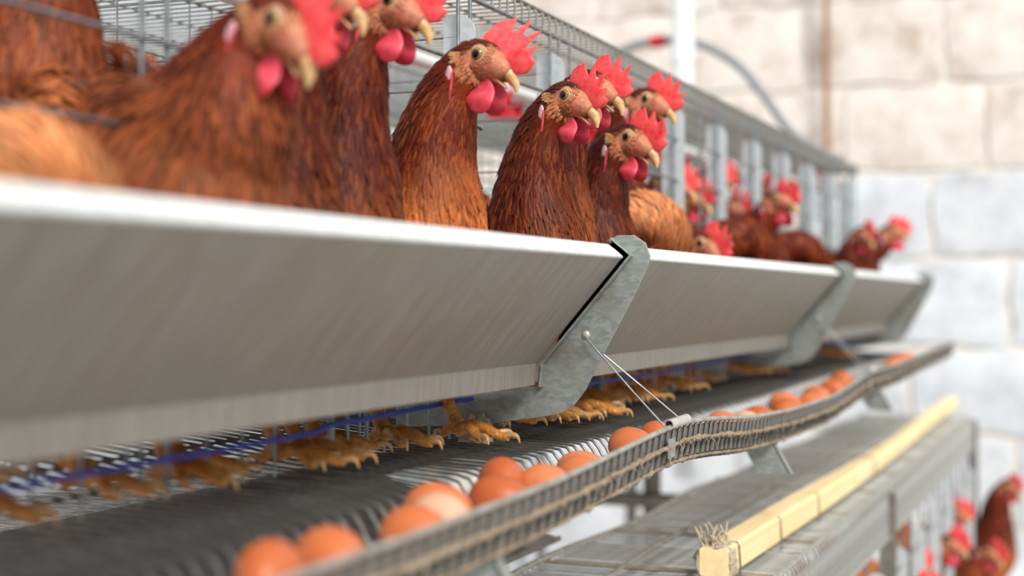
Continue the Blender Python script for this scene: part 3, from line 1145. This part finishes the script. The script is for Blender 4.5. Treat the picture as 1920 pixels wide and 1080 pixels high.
EYE = eye_mesh()
mbl = MB()
for k_, (R_, r_, yy) in enumerate(((.0066, .0012, .0038), (.0084, .0011, .0020))):
    mbl.tube([(R_ * math.cos(a), yy, R_ * .93 * math.sin(a)) for a in np.linspace(0, 2 * math.pi, 25)], r_, 6, closed_ends=False)
me_ = mbl.mesh('eyelid', M['skin'], True)
ca_ = me_.color_attributes.new('Col', 'FLOAT_COLOR', 'POINT')
c_ = L3(206, 160, 128)
ca_.data.foreach_set('color', np.tile(np.array([c_[0], c_[1], c_[2], 1], dtype=np.float32), len(me_.vertices)))
EYELID = me_
LOBE = ellipsoid_mb(.0048, .0022, .0105, lambda x, y, z: (x * (1 - .25 * z / .01), y, z)).mesh('earlobe', M['lobe'], True)
LOBE_TAIL = ellipsoid_mb(.0014, .0016, .016).mesh('earlobe_fold', M['wattle'], True)


def leg_meshes(seed):
    rnd = random.Random(seed)
    mb = MB()
    # shank and toes
    mb.tube(smooth_path([(-.035, 0, .118), (-.034, 0, .098), (-.026, 0, .075), (-.015, 0, .045), (-.004, 0, .022), (.002, 0, .012)], 3),
            list(np.interp(np.linspace(0, 1, 16), [0, .2, .35, .7, .9, 1], [.011, .0105, .0078, .0075, .0095, .0085])), 10)
    claws = []
    for ang, ln in ((0, .062), (34, .047), (-36, .050), (168, .024)):
        a = math.radians(ang + rnd.uniform(-6, 6))
        d = Vector((math.cos(a), math.sin(a), 0))
        b0 = Vector((.000, 0, .0125))
        pts, rs = [], []
        nn = 13
        for i in range(nn):
            u = i / (nn - 1)
            zz = .0125 + .006 * math.sin(min(1, u * 1.25) * math.pi) - .006 * u
            pts.append(b0 + d * ln * u + Vector((0, 0, zz - .0125)))
            rs.append((.0068 - .0022 * u) * (1 + .10 * math.cos(u * 3 * 2 * math.pi)))
        rs[-1] *= .75
        mb.tube(pts, rs, 9)
        e = pts[-1]
        cl = MB()
        cl.tube(smooth_path([e - d * .004 + Vector((0, 0, .0015)), e + d * .006 + Vector((0, 0, .003)), e + d * .011 + Vector((0, 0, .0005)), e + d * .0135 - Vector((0, 0, .0055))], 3),
                   list(np.interp(np.linspace(0, 1, 10), [0, .5, 1], [.0034, .0025, .0005])), 7)
        claws.append(cl.mesh('claw', M['claw'], True))
    return mb.mesh('leg', M['leg'], True), claws


LEGS = [leg_meshes(s) for s in range(3)]
EYE0 = np.array([.140, .388])


def hen(label, x, y, z, heading=0.0, yaw=0.0, pitch=0.0, pose='alert', eye=None, seed=1, lod=1.0, tone=1.0, light=0.0, comb=1.0, floppy=0.0, feet=((0, 0), (0, 0)), group=None, fat=1.0, roll=0.0, breast=.6, bt=0.0, coat=0.0, neckfat=1.0, arch=0.0, wmul=1.0, back=.142):
    """x, y, z: ground point under the hen; heading in degrees, 0 looks towards the aisle (+x); eye: world point the near eye shall have"""
    R = np.random.RandomState(seed)
    rnd = random.Random(seed)
    al = math.radians(pitch + (0 if pose != 'feed' else -78))
    ca, sa = math.cos(al), math.sin(al)
    E0 = EYE0.copy()
    if pose == 'feed':
        E0 = np.array([.215, .175 + arch])
    px0 = .062 if pose != 'feed' else .12
    if eye is not None:
        # stand so that the eye, after the neck's turn, is at the wanted point
        E0 = np.array([back, eye[2] - z])
        hd, ps = math.radians(heading), math.radians(yaw)
        lx, ly = px0 + (E0[0] - px0) * math.cos(ps), (E0[0] - px0) * math.sin(ps)
        x, y = eye[0] - lx * math.cos(hd) + ly * math.sin(hd), eye[1] - lx * math.sin(hd) - ly * math.cos(hd)
    sh = E0 - EYE0

    def hp_(dx, dz):
        return (E0[0] + dx * ca - dz * sa, E0[1] + dx * sa + dz * ca)
    if pose == 'feed':
        body = [(-.17, .315, .006, .006, .006), (-.145, .290, .022, .02, .02), (-.11, .250, .045, .035, .04), (-.06, .210, .065, .052, .065), (.0, .185, .076, .068, .078),
                (.055, .185, .075, .075, .070), (.100, .215, .066, .066, .060), (.140, .245, .050, .050, .046), (.178, .250, .040, .037, .036), (.196, .222, .031, .028, .028)]
    else:
        body = [(-.235, .300, .006, .006, .006), (-.205, .270, .022, .02, .02), (-.15, .225, .045, .035, .04), (-.09, .190, .065, .050, .065), (-.02, .165, .074, .065, .075),
                (.040, .165, .072, .075, .072), (.078, .198, .064, .078, .058), (.085, .243, .054, .066, .046), (.085, .288, .043, .051, .037), (.092, .326, .0345, .042, .0305)]
        w = [0, 0, 0, 0, 0, .06, .2, .45, .72, .9]
        body = [(b[0] + sh[0] * w[i], b[1] + sh[1] * w[i]) + b[2:] for i, b in enumerate(body)]
    if arch:
        body = [(b[0], b[1] + arch * min(1, max(0, (i - 2) / 4))) + b[2:] for i, b in enumerate(body)]
    body = [(b[0], b[1], b[2] * fat, b[3] * fat * (neckfat if i > 5 else 1), b[4] * fat) for i, b in enumerate(body)]
    head = []
    for dx, dz, ry, ru, rd in ((-.034, -.030, .0270, .0300, .0265), (-.012, -.003, .0200, .0195, .0250), (.008, -.007, .0172, .0165, .0200), (.022, -.0135, .0130, .0118, .0140), (.0305, -.0185, .0082, .0078, .0090)):
        head.append(hp_(dx, dz) + (ry, ru, rd))
    C = np.array(body + head)
    K = len(C)
    NR, NS = 72, 28
    S, tt = catmull(C, NR)
    S[:, 2:] = np.clip(S[:, 2:], .003, None)
    cen = np.stack([S[:, 0], np.zeros(NR), S[:, 1]], 1)
    T = np.gradient(cen, axis=0)
    # damp the change of direction so that rings do not cross
    for _ in range(2):
        T[1:-1] = (T[:-2] + 2 * T[1:-1] + T[2:]) / 4
    T /= np.linalg.norm(T, axis=1)[:, None] + 1e-9
    Sd = np.tile(np.array([0., 1., 0.]), (NR, 1))
    U = np.cross(T, Sd)
    ph = np.linspace(0, 2 * np.pi, NS, endpoint=False)
    cphi, sphi = np.cos(ph), np.sin(ph)
    rad = np.where(sphi[None, :] > 0, S[:, 3:4], S[:, 4:5])
    P = cen[:, None, :] + Sd[:, None, :] * (S[:, 2:3] * cphi[None, :])[:, :, None] + U[:, None, :] * (rad * sphi[None, :])[:, :, None]

    piv = np.array([px0, 0, 0])
    psi = math.radians(yaw)

    def warp(Q, t):
        u = np.clip((t - 5.8) / (10.0 - 5.8), 0, 1)
        u = u * u * (3 - 2 * u)
        a = psi * u
        c, s = np.cos(a), np.sin(a)
        D = Q - piv
        out = Q.copy()
        out[..., 0] = piv[0] + D[..., 0] * c - D[..., 1] * s
        out[..., 1] = piv[1] + D[..., 0] * s + D[..., 1] * c
        return out
    P = warp(P, np.repeat(tt[:, None], NS, 1))

    # ---- root
    root = thing('hen', (x, y, z), label, 'hen', group, math.radians(heading))
    # head group transform (rigid)
    hm = Matrix.Translation(Vector(piv)) @ Matrix.Rotation(psi, 4, 'Z') @ Matrix.Translation(-Vector(piv)) @ \
        Matrix.Translation((E0[0], 0, E0[1])) @ Matrix.Rotation(-al, 4, 'Y') @ Matrix.Rotation(math.radians(roll), 4, 'X')
    hmi = np.array(hm.inverted())

    def head_local(Q):
        q = np.concatenate([Q, np.ones(Q.shape[:-1] + (1,))], -1)
        return (q @ hmi.T)[..., :3]

    # region colours
    def region(t, s_phi, hl):
        """feather base colour from the place on the body"""
        n = len(t)
        neck = np.clip((t - 5.6 - bt * .8) / (1.4 - .5 * min(1, bt)), 0, 1)
        front = np.clip(-s_phi * 1.2 + .1, 0, 1)              # breast / throat side
        chest = np.clip(1 - np.abs(t - 5.6 - bt * .6) / (2.0 + bt * .6), 0, 1) * front
        col = RUST[None] * .9 + (ORANGE - RUST)[None] * (.35 * (1 - neck))[:, None]
        col = col * (1 - neck * .9)[:, None] + (DARK * .95 + .05 * RUST)[None] * (neck * .9)[:, None]
        side = np.clip((1 - np.abs(t - 5.2 - bt * .5) / (1.7 + bt * .5)) * (1 + 1.5 * min(1, bt)), 0, 1)
        cw = np.clip(breast * np.maximum(chest, side * .9 * (s_phi < .75)), 0, 1)
        col = col * (1 - cw)[:, None] + ORANGE[None] * cw[:, None]
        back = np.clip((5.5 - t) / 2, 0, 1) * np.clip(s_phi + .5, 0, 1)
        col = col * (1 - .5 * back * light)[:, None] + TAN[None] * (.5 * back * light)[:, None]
        throat = np.clip((t - 9.2) / 1, 0, 1) * front
        col = col * (1 - .5 * throat)[:, None] + RUST[None] * (.5 * throat)[:, None]
        cm_ = coat * np.clip((9.9 - t) / 1.6, 0, 1)
        col = col * (1 - cm_)[:, None] + (TAN * .55 + ORANGE * .45)[None] * cm_[:, None]
        return col * tone

    # ---- body mesh
    tris = []
    i0 = np.arange(NR - 1)[:, None] * NS
    j0 = np.arange(NS)[None, :]
    j1 = (j0 + 1) % NS
    a, b, c, d = i0 + j0, i0 + j1, i0 + NS + j1, i0 + NS + j0
    tris = np.concatenate([np.stack([a, b, c], -1).reshape(-1, 3), np.stack([a, c, d], -1).reshape(-1, 3)])
    caps = [(0, k + 1, k) for k in range(1, NS - 1)]
    o_ = (NR - 1) * NS
    caps += [(o_, o_ + k, o_ + k + 1) for k in range(1, NS - 1)]
    tris = np.concatenate([tris, np.array(caps)])
    V = P.reshape(-1, 3).copy()
    tv = np.repeat(tt, NS)
    sv_ = np.tile(sphi, NR)
    hl = head_local(V)
    bc = region(tv, sv_, hl) * .75

    def face_mask(h):
        e = ((h[:, 0] - .008) / .026) ** 2 + ((h[:, 2] + .0100) / .0175) ** 2
        return np.clip((1.15 - e) / .35, 0, 1) * (np.abs(h[:, 1]) > .003) * (np.abs(h[:, 1]) < .03)
    fm = face_mask(hl) * (tv > 9.5)
    sk = SKIN[None] * (0.85 + .3 * R.rand(len(V)))[:, None]
    pink = np.clip(1 - np.hypot(hl[:, 0] - .012, hl[:, 2] + .016) / .014, 0, 1)
    sk = sk * (1 - pink * .45)[:, None] + L3(214, 96, 96)[None] * (pink * .45)[:, None]
    bc = bc * (1 - fm)[:, None] + sk * fm[:, None]
    # wrinkle the bare skin a touch
    me = arr_mesh('body', V, tris, M['skin'], bc)
    link('body', me, root)

    # ---- plumage
    cent = np.cross(np.roll(P, -1, 1) - np.roll(P, 1, 1), np.gradient(P, axis=0))
    Nn = cent / (np.linalg.norm(cent, axis=-1)[..., None] + 1e-12)
    outw = P - warp(cen[:, None, :].repeat(NS, 1), np.repeat(tt[:, None], NS, 1))
    sgn = np.sign((Nn * outw).sum(-1))
    Nn *= sgn[..., None]
    dPt = np.gradient(P, axis=0)
    dPt /= np.linalg.norm(dPt, axis=-1)[..., None] + 1e-12

    lenK = np.array([.045, .05, .05, .046, .042, .036, .033, .034, .034, .030, .019, .009, .007, .005, .004])
    widK = np.array([.012, .016, .018, .019, .018, .0145, .0095, .0055, .0042, .0036, .0030, .0024, .0020, .0016, .0012])
    denK = np.array([.4, .7, 1, 1.1, 1.2, 1.6, 2.4, 3.2, 3.4, 3.4, 3.6, 3.2, 2.2, .6, 0])
    n_f = int(6500 * lod)
    dens = np.interp(tt, np.arange(K), denK)
    cdf = np.cumsum(dens); cdf /= cdf[-1]
    ti = np.clip(np.interp(R.rand(n_f), cdf, np.arange(NR)), 0, NR - 1.001)
    fi = R.rand(n_f) * NS
    i_ = ti.astype(int); u = (ti - i_)[:, None]
    j_ = fi.astype(int) % NS; v_ = (fi - fi.astype(int))[:, None]; jn = (j_ + 1) % NS

    def bil(A):
        return (A[i_, j_] * (1 - u) + A[np.minimum(i_ + 1, NR - 1), j_] * u) * (1 - v_) + (A[i_, jn] * (1 - u) + A[np.minimum(i_ + 1, NR - 1), jn] * u) * v_
    rt_ = bil(P)
    nn = bil(Nn); nn /= np.linalg.norm(nn, axis=1)[:, None] + 1e-12
    dd = -bil(dPt)
    dd -= nn * (dd * nn).sum(1)[:, None]
    dd /= np.linalg.norm(dd, axis=1)[:, None] + 1e-12
    ss = np.cross(nn, dd)
    jit = R.normal(0, .13, n_f)[:, None]
    dd, ss = dd * np.cos(jit) + ss * np.sin(jit), ss * np.cos(jit) - dd * np.sin(jit)
    tf = np.interp(ti, np.arange(NR), tt)
    sp_ = np.interp(fi % NS, np.arange(NS + 1), np.append(sphi, sphi[0]))
    Ln = np.interp(tf, np.arange(K), lenK) * R.uniform(.75, 1.15, n_f)
    Wd = np.interp(tf, np.arange(K), widK) * R.uniform(.8, 1.2, n_f) * (1.0 if lod > .7 else 1.7) * wmul
    hlr = head_local(rt_)
    inface = (face_mask(hlr) > .35) & (tf > 9.5)
    bare = np.hypot(hlr[:, 0], hlr[:, 2]) < .0125
    keep = ~(inface & bare) & ~((hlr[:, 0] > .012) & (hlr[:, 2] < -.010) & (tf > 10.5))
    # no feathers on beak root or in front of the comb
    keep &= ~((hlr[:, 0] > .018) & (tf > 11))
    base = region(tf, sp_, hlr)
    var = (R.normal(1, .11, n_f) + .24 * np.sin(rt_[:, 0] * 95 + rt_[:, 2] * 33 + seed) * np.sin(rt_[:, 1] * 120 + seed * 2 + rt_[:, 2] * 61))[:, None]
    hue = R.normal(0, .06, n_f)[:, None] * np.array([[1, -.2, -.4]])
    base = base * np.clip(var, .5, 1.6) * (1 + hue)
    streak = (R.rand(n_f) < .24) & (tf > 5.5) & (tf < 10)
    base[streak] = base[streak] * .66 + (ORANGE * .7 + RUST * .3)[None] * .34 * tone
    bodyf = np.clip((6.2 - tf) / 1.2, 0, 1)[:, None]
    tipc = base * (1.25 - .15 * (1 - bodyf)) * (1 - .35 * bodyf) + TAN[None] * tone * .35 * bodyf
    fz = np.clip(face_mask(hlr) * 1.4, 0, 1) * (tf > 9.5)
    skc = L3(186, 118, 82)[None] * R.uniform(.8, 1.2, n_f)[:, None]
    base = base * (1 - fz)[:, None] + skc * fz[:, None]
    tipc = tipc * (1 - fz)[:, None] + skc * 1.15 * fz[:, None]
    Ln = Ln * (1 - .35 * fz)
    lift = np.clip(Ln * .07, .0008, .0035) * R.uniform(.6, 1.8, n_f)
    rt_ = rt_ + nn * .0004
    Vf, Tf, Cf = feathers(rt_[keep], dd[keep], ss[keep], nn[keep], Ln[keep], Wd[keep], lift[keep], base[keep] * .85, tipc[keep], .18)
    # feathered thighs join the plumage
    o = link('plumage', arr_mesh('plumage', Vf, Tf, M['feather'], Cf), root)
    o['kind'] = 'stuff'

    # ---- wings and tail: long overlapping feathers
    for s in (-1, 1):
        n = 42
        q = np.linspace(0, 1, n)
        rowi = (np.arange(n) % 3)
        wx = .055 - .165 * q
        bz = np.interp(wx, C[:8, 0], C[:8, 1]) if pose != 'feed' else np.interp(wx, C[:8, 0], C[:8, 1])
        br = np.interp(wx, C[:8, 0], C[:8, 2])
        ang = np.array([.62, .25, -.12])[rowi] + R.normal(0, .05, n)
        r_ = np.stack([wx, s * (br * np.cos(ang) + .006), bz + .055 * np.sin(ang) + .01], 1)
        d_ = np.stack([-np.ones(n), np.full(n, -.12 * s), (.05 if pose != 'feed' else .35) + R.normal(0, .06, n)], 1)
        d_ /= np.linalg.norm(d_, axis=1)[:, None]
        n_ = np.stack([np.zeros(n), s * np.cos(ang), np.sin(ang)], 1)
        n_ -= d_ * (n_ * d_).sum(1)[:, None]; n_ /= np.linalg.norm(n_, axis=1)[:, None]
        s_ = np.cross(n_, d_)
        col = (RUST[None] * .6 + ORANGE[None] * .4) * R.uniform(.8, 1.2, n)[:, None] * tone
        col = col * (1 - coat * .7) + (TAN * .6 + ORANGE * .4)[None] * tone * coat * .7
        tip = col * .55 + TAN[None] * .45 * (1 + light * .3) * tone
        Vw, Tw, Cw = feathers(r_, d_, s_, n_, np.interp(q, [0, .4, 1], [.06, .085, .105]) * R.uniform(.9, 1.1, n), np.full(n, .024), np.full(n, .006), col, tip, .15)
        link('wing', arr_mesh('wing', Vw, Tw, M['feather'], Cw), root)
    n = 16
    q = np.linspace(-1, 1, n)
    t0 = np.array([C[2, 0], 0, C[2, 1]])
    dt = np.array([C[0, 0] - C[3, 0], 0, C[0, 1] - C[3, 1]]); dt /= np.linalg.norm(dt)
    d_ = dt[None] + np.stack([np.zeros(n), q * .32, .25 * (1 - np.abs(q))], 1)
    d_ /= np.linalg.norm(d_, axis=1)[:, None]
    n_ = np.stack([np.full(n, -.1), np.sign(q) * .85, .5 * np.ones(n)], 1)
    n_ -= d_ * (n_ * d_).sum(1)[:, None]; n_ /= np.linalg.norm(n_, axis=1)[:, None]
    col = (DARK[None] * .6 + ORANGE[None] * .3) * R.uniform(.8, 1.2, n)[:, None] * tone
    Vw, Tw, Cw = feathers(t0[None] + np.stack([np.zeros(n), q * .02, np.zeros(n)], 1), d_, np.cross(n_, d_), n_, R.uniform(.11, .14, n), np.full(n, .026), np.full(n, .004), col, col * 1.2, .12)
    link('tail', arr_mesh('tail', Vw, Tw, M['feather'], Cw), root)

    # ---- head pieces
    def hpart(name, me, off=(0, 0, 0), rot=(0, 0, 0), sc=(1, 1, 1), parent=None):
        o = link(name, me, parent or root)
        mm = Matrix.Translation(off) @ Matrix.Rotation(rot[2], 4, 'Z') @ Matrix.Rotation(rot[1], 4, 'Y') @ Matrix.Rotation(rot[0], 4, 'X') @ Matrix.Diagonal((sc[0], sc[1], sc[2], 1))
        o.matrix_local = (hm @ mm) if parent is None else mm
        return o
    cm = comb_mesh(rnd, comb, floppy)
    hpart('comb', cm)
    bk = hpart('beak', UPPER_BEAK)
    hpart('lower_beak', LOWER_BEAK, parent=bk)
    for s in (-1, 1):
        hpart('nostril', NOSTRIL, (.0265, s * .0085, -.0140), (0, 0, -s * .28), parent=bk)
        e = hpart('eye', EYE, (0, s * .0122, 0), (0, 0, 0), (1.15, 1.15, 1.15))
        hpart('eyelid', EYELID, (0, 0, 0), (0, 0, 0 if s > 0 else math.pi), parent=e)
        hpart('wattle', WATTLE, (.004 + (.004 if s > 0 else 0), s * .0085, -.0400), (s * .22, .12, s * .1), (comb, 1, comb))
        l = hpart('earlobe', LOBE, (-.0265, s * .0250, -.0230), (s * -.08, .05, 0))
        hpart('earlobe_fold', LOBE_TAIL, (.004, s * .0015, -.010), (0, .05, 0), parent=l)
        # tuft of pale feathers over the ear
        n = 40
        rr = R.rand(n, 2)
        r_ = np.stack([-.014 - .006 * rr[:, 0], s * (.0215 + .002 * rr[:, 1]), -.006 + .010 * (rr[:, 1] - .3)], 1)
        d_ = np.stack([-np.ones(n), s * .25 * np.ones(n), R.normal(.05, .18, n)], 1); d_ /= np.linalg.norm(d_, axis=1)[:, None]
        n_ = np.tile(np.array([0., s, .1]), (n, 1)); n_ -= d_ * (n_ * d_).sum(1)[:, None]; n_ /= np.linalg.norm(n_, axis=1)[:, None]
        col = L3(176, 108, 66)[None] * R.uniform(.8, 1.2, n)[:, None]
        Vt, Tt, Ct = feathers(r_, d_, np.cross(n_, d_), n_, R.uniform(.006, .0105, n), R.uniform(.002, .0034, n), np.full(n, .0008), col, L3(216, 168, 124)[None] * R.uniform(.85, 1.1, n)[:, None], .2)
        o = link('ear_tuft', arr_mesh('ear_tuft', Vt, Tt, M['feather'], Ct), root)
        o.matrix_local = hm

    # ---- legs
    for s, (fx, fa) in zip((-1, 1), feet):
        lm, cm_ = LEGS[rnd.randrange(3)]
        lg = link('leg', lm, root, (.012 + fx, s * .042, 0), (0, 0, math.radians(fa)))
        for cl in cm_:
            link('claw', cl, lg)
        mb = MB()
        hx, hz = .012 + fx - .035, .112
        tx, tz = (C[4, 0] + C[5, 0]) / 2, (C[4, 1] + C[5, 1]) / 2 - .02
        mb.tube([(tx, s * .035, tz), ((tx + hx) / 2, s * .042, (tz + hz) / 2), (hx, s * .042, hz - .006)], [.045, .032, .012], 12)
        me = mb.mesh('thigh', M['feather'], True)
        ca_ = me.color_attributes.new('Col', 'FLOAT_COLOR', 'POINT')
        cc = (RUST * .6 + ORANGE * .4) * tone
        ca_.data.foreach_set('color', np.tile(np.array([cc[0], cc[1], cc[2], 1], dtype=np.float32), len(me.vertices)))
        link('thigh', me, root)
    return root


FZ = -.153
G_OUT = 'hens leaning out of the upper cage'


def hen_at(label, eye, back=.142, heading=0, **kw):
    """hen standing behind its eye by 'back', facing the aisle"""
    return hen(label, 0, 0, FZ, heading, eye=eye, back=back, group=G_OUT, **kw)


hen_at('large blurred hen near the left, its face cut by the top edge, pink comb', (-.560, .95, .2015), back=.200, yaw=-14, pitch=-26, seed=2, tone=1.1, comb=1.15, feet=((.01, 5), (.03, -8)), fat=1.25, breast=.7, coat=.2, neckfat=2.15)
hen_at('dark-necked hen squeezed between the large blurred hen and the hen cut off at the eye', (-.617, 1.12, .264), yaw=-6, pitch=-12, seed=3, tone=.66, feet=((.0, 5), (.05, 10)))
hen_at('dark-necked hen cut off above the eye by the top edge, large pink wattle', (-.620, 1.25, .2746), yaw=-3, pitch=-8, seed=4, tone=.70, comb=1.05, feet=((.05, 0), (.02, 18)))
hen_at('rust hen with orange breast and tall pink comb left of the sharpest hen', (-.5943, 1.40, .2455), back=.152, yaw=-8, pitch=-4, seed=5, tone=.95, comb=1.2, floppy=.6, light=.4, feet=((.04, -10), (.085, -4)), breast=1.0, bt=1.15)
hen_at('sharpest hen in the middle, amber eye, jagged red comb and round wattle', (-.5919, 1.66, .2371), yaw=-20, pitch=-5, seed=6, tone=.72, feet=((.02, 0), (.06, 12)), breast=.55, bt=.35)
hen_at('hen hidden behind the sharpest hen, only crown, comb and beak tip showing', (-.596, 1.755, .2640), back=.148, yaw=-6, pitch=-6, seed=7, tone=.76, light=.2, feet=((.06, 5), (.09, 0)), breast=.8, bt=.8)
hen_at('dark hen with bright red comb below and right of the sharpest hen', (-.577, 1.85, .2063), yaw=-16, pitch=-6, seed=8, tone=.64, feet=((.05, 5), (.03, -12)), breast=.3)
hen_at('hen with deep pink comb raised highest behind the right-hand group of heads', (-.614, 2.05, .2816), yaw=-10, pitch=-2, seed=9, tone=.75, comb=1.1, feet=((.03, 5), (.07, 4)))
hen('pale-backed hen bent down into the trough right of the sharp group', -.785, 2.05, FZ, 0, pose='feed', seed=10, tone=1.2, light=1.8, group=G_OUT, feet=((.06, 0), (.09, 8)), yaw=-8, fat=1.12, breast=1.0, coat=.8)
hen_at('hen with lowered head and pink comb peeping just over the middle trough rim', (-.600, 2.30, .085), back=.16, yaw=-12, pitch=-14, seed=11, tone=1.0, lod=.6, feet=((.02, 0), (.06, 8)))
hen_at('blurred hen with dark face and red wattle above the middle trough', (-.6065, 2.90, .1927), yaw=-25, pitch=6, seed=12, tone=1.0, lod=.6, feet=((.03, 0), (.05, 8)), fat=1.15, breast=.8)
hen('blurred hen with only its brown back above the rim of the middle trough', -.80, 2.68, FZ - .004, 10, pose='feed', seed=13, lod=.6, tone=1.1, group=G_OUT, feet=((.03, 0), (.05, 8)))
hen('blurred brown hen feeding beside the dark-faced hen, back just over the rim', -.795, 3.22, FZ - .004, -5, pose='feed', seed=14, lod=.6, tone=1.05, group=G_OUT)
hen_at('blurred dark hen near the far bracket, facing the camera', (-.580, 3.80, .160), back=.15, yaw=-48, pitch=-6, seed=15, lod=.5, tone=.75, fat=1.2)
hen_at('farthest upper hen, head stretched out to the right over the last trough', (-.530, 3.93, .172), back=.20, yaw=0, pitch=12, seed=16, lod=.5, tone=.8, fat=1.1)
# near left
hen('orange-brown hen behind the bars at the left edge of the picture', 0, 0, FZ, -6, seed=17, tone=1.3, fat=1.25, group='hens inside the upper cage', light=.6, pitch=10, eye=(-.78, 1.0, .33), back=.12, breast=1.0, coat=.12)
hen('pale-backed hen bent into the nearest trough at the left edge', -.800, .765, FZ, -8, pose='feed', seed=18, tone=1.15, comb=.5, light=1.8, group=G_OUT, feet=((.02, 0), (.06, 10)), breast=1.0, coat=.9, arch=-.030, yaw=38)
# inside the cage
G_IN = 'hens inside the upper cage'
hen('hen standing deep inside the cage behind the orange-breasted hen', -.93, 1.52, FZ + .02, 110, seed=20, lod=.5, group=G_IN, tone=1.1)
hen('hen inside the cage seen between the sharpest hen and the wires', -.95, 2.25, FZ + .02, 60, seed=21, lod=.5, group=G_IN, tone=1.1)
hen('hen with red comb inside the cage right of the dark hen', -.80, 2.50, FZ + .01, 10, seed=22, lod=.5, group=G_IN, tone=.9, eye=(-.715, 2.52, .20), back=.09)
hen('hen inside the cage behind the blurred dark-faced hen', -.90, 3.0, FZ + .02, 30, seed=23, lod=.5, group=G_IN)
hen('hen inside the cage towards its far end', -.90, 3.55, FZ + .02, -20, seed=24, lod=.5, group=G_IN)
hen('hen crouching low inside the cage behind the blue rope at the left', -.90, 1.20, FZ + .02, 150, seed=25, lod=.5, group=G_IN, tone=.9)
for hy, sd, lab in ((2.76, 40, 'hen inside the cage with its red comb just behind the third far upright'), (3.08, 41, 'hen inside the cage peering out beside the dark-faced hen'),
                    (3.42, 42, 'hen inside the cage behind the far bars, comb touching a rail')):
    hen(lab, 0, 0, FZ + .01, 0, seed=sd, lod=.4, group=G_IN, tone=.95, eye=(-.742, hy, .19), back=.13, yaw=-20)
# lower tier
G_LO = 'hens in the lower cage'
LFZ = LZR - .515
hen('blurred hen stretching its dark neck out of the lower cage at the right edge', 0, 0, LFZ, 0, yaw=-40, pitch=0, eye=(-.285, 4.62, -.552), back=.15, seed=30, lod=.5, group=G_LO, tone=.85)
hen('blurred orange hen leaning out of the lower cage at the bottom right corner', 0, 0, LFZ, 0, yaw=-35, pitch=-10, eye=(-.29, 3.95, -.64), back=.17, fat=1.2, seed=31, lod=.5, group=G_LO, tone=1.1, coat=.3)
lo = [hen('hen inside the lower cage midway along its front bars', -.55, 3.35, LFZ, 20, seed=32, lod=.5, group=G_LO)]
for hx, hy, a, lab in ((-.52, 2.75, -15, 'hen inside the lower cage behind the second gap from the bottom edge'), (-.54, 2.3, 40, 'hen inside the lower cage nearest the bottom edge of the picture'),
                       (-.54, 4.2, 5, 'hen inside the lower cage just left of the hens leaning out'), (-.50, 3.05, 12, 'hen inside the lower cage between its second and third uprights in view'),
                       (-.50, 3.70, -10, 'hen inside the lower cage just before the orange hen leaning out')):
    c = copy_tree(lo[0])
    c.location = (hx, hy, LFZ + H)
    c.rotation_euler = (0, 0, math.radians(a))
    c['label'] = lab
far_src = None
for i, (hx, hy, a) in enumerate(((-1.66, 1.0, 170), (-1.68, 1.5, 200), (-1.64, 1.95, 150), (-1.66, 2.4, 185), (-1.68, 2.9, 190))):
    c = copy_tree(lo[0])
    c.location = (hx, hy, LFZ + H)
    c.rotation_euler = (0, 0, math.radians(a))
    c['label'] = 'brown hen in the far cage, glimpsed through the wire egg floor'
    c['group'] = 'hens in the far cage'
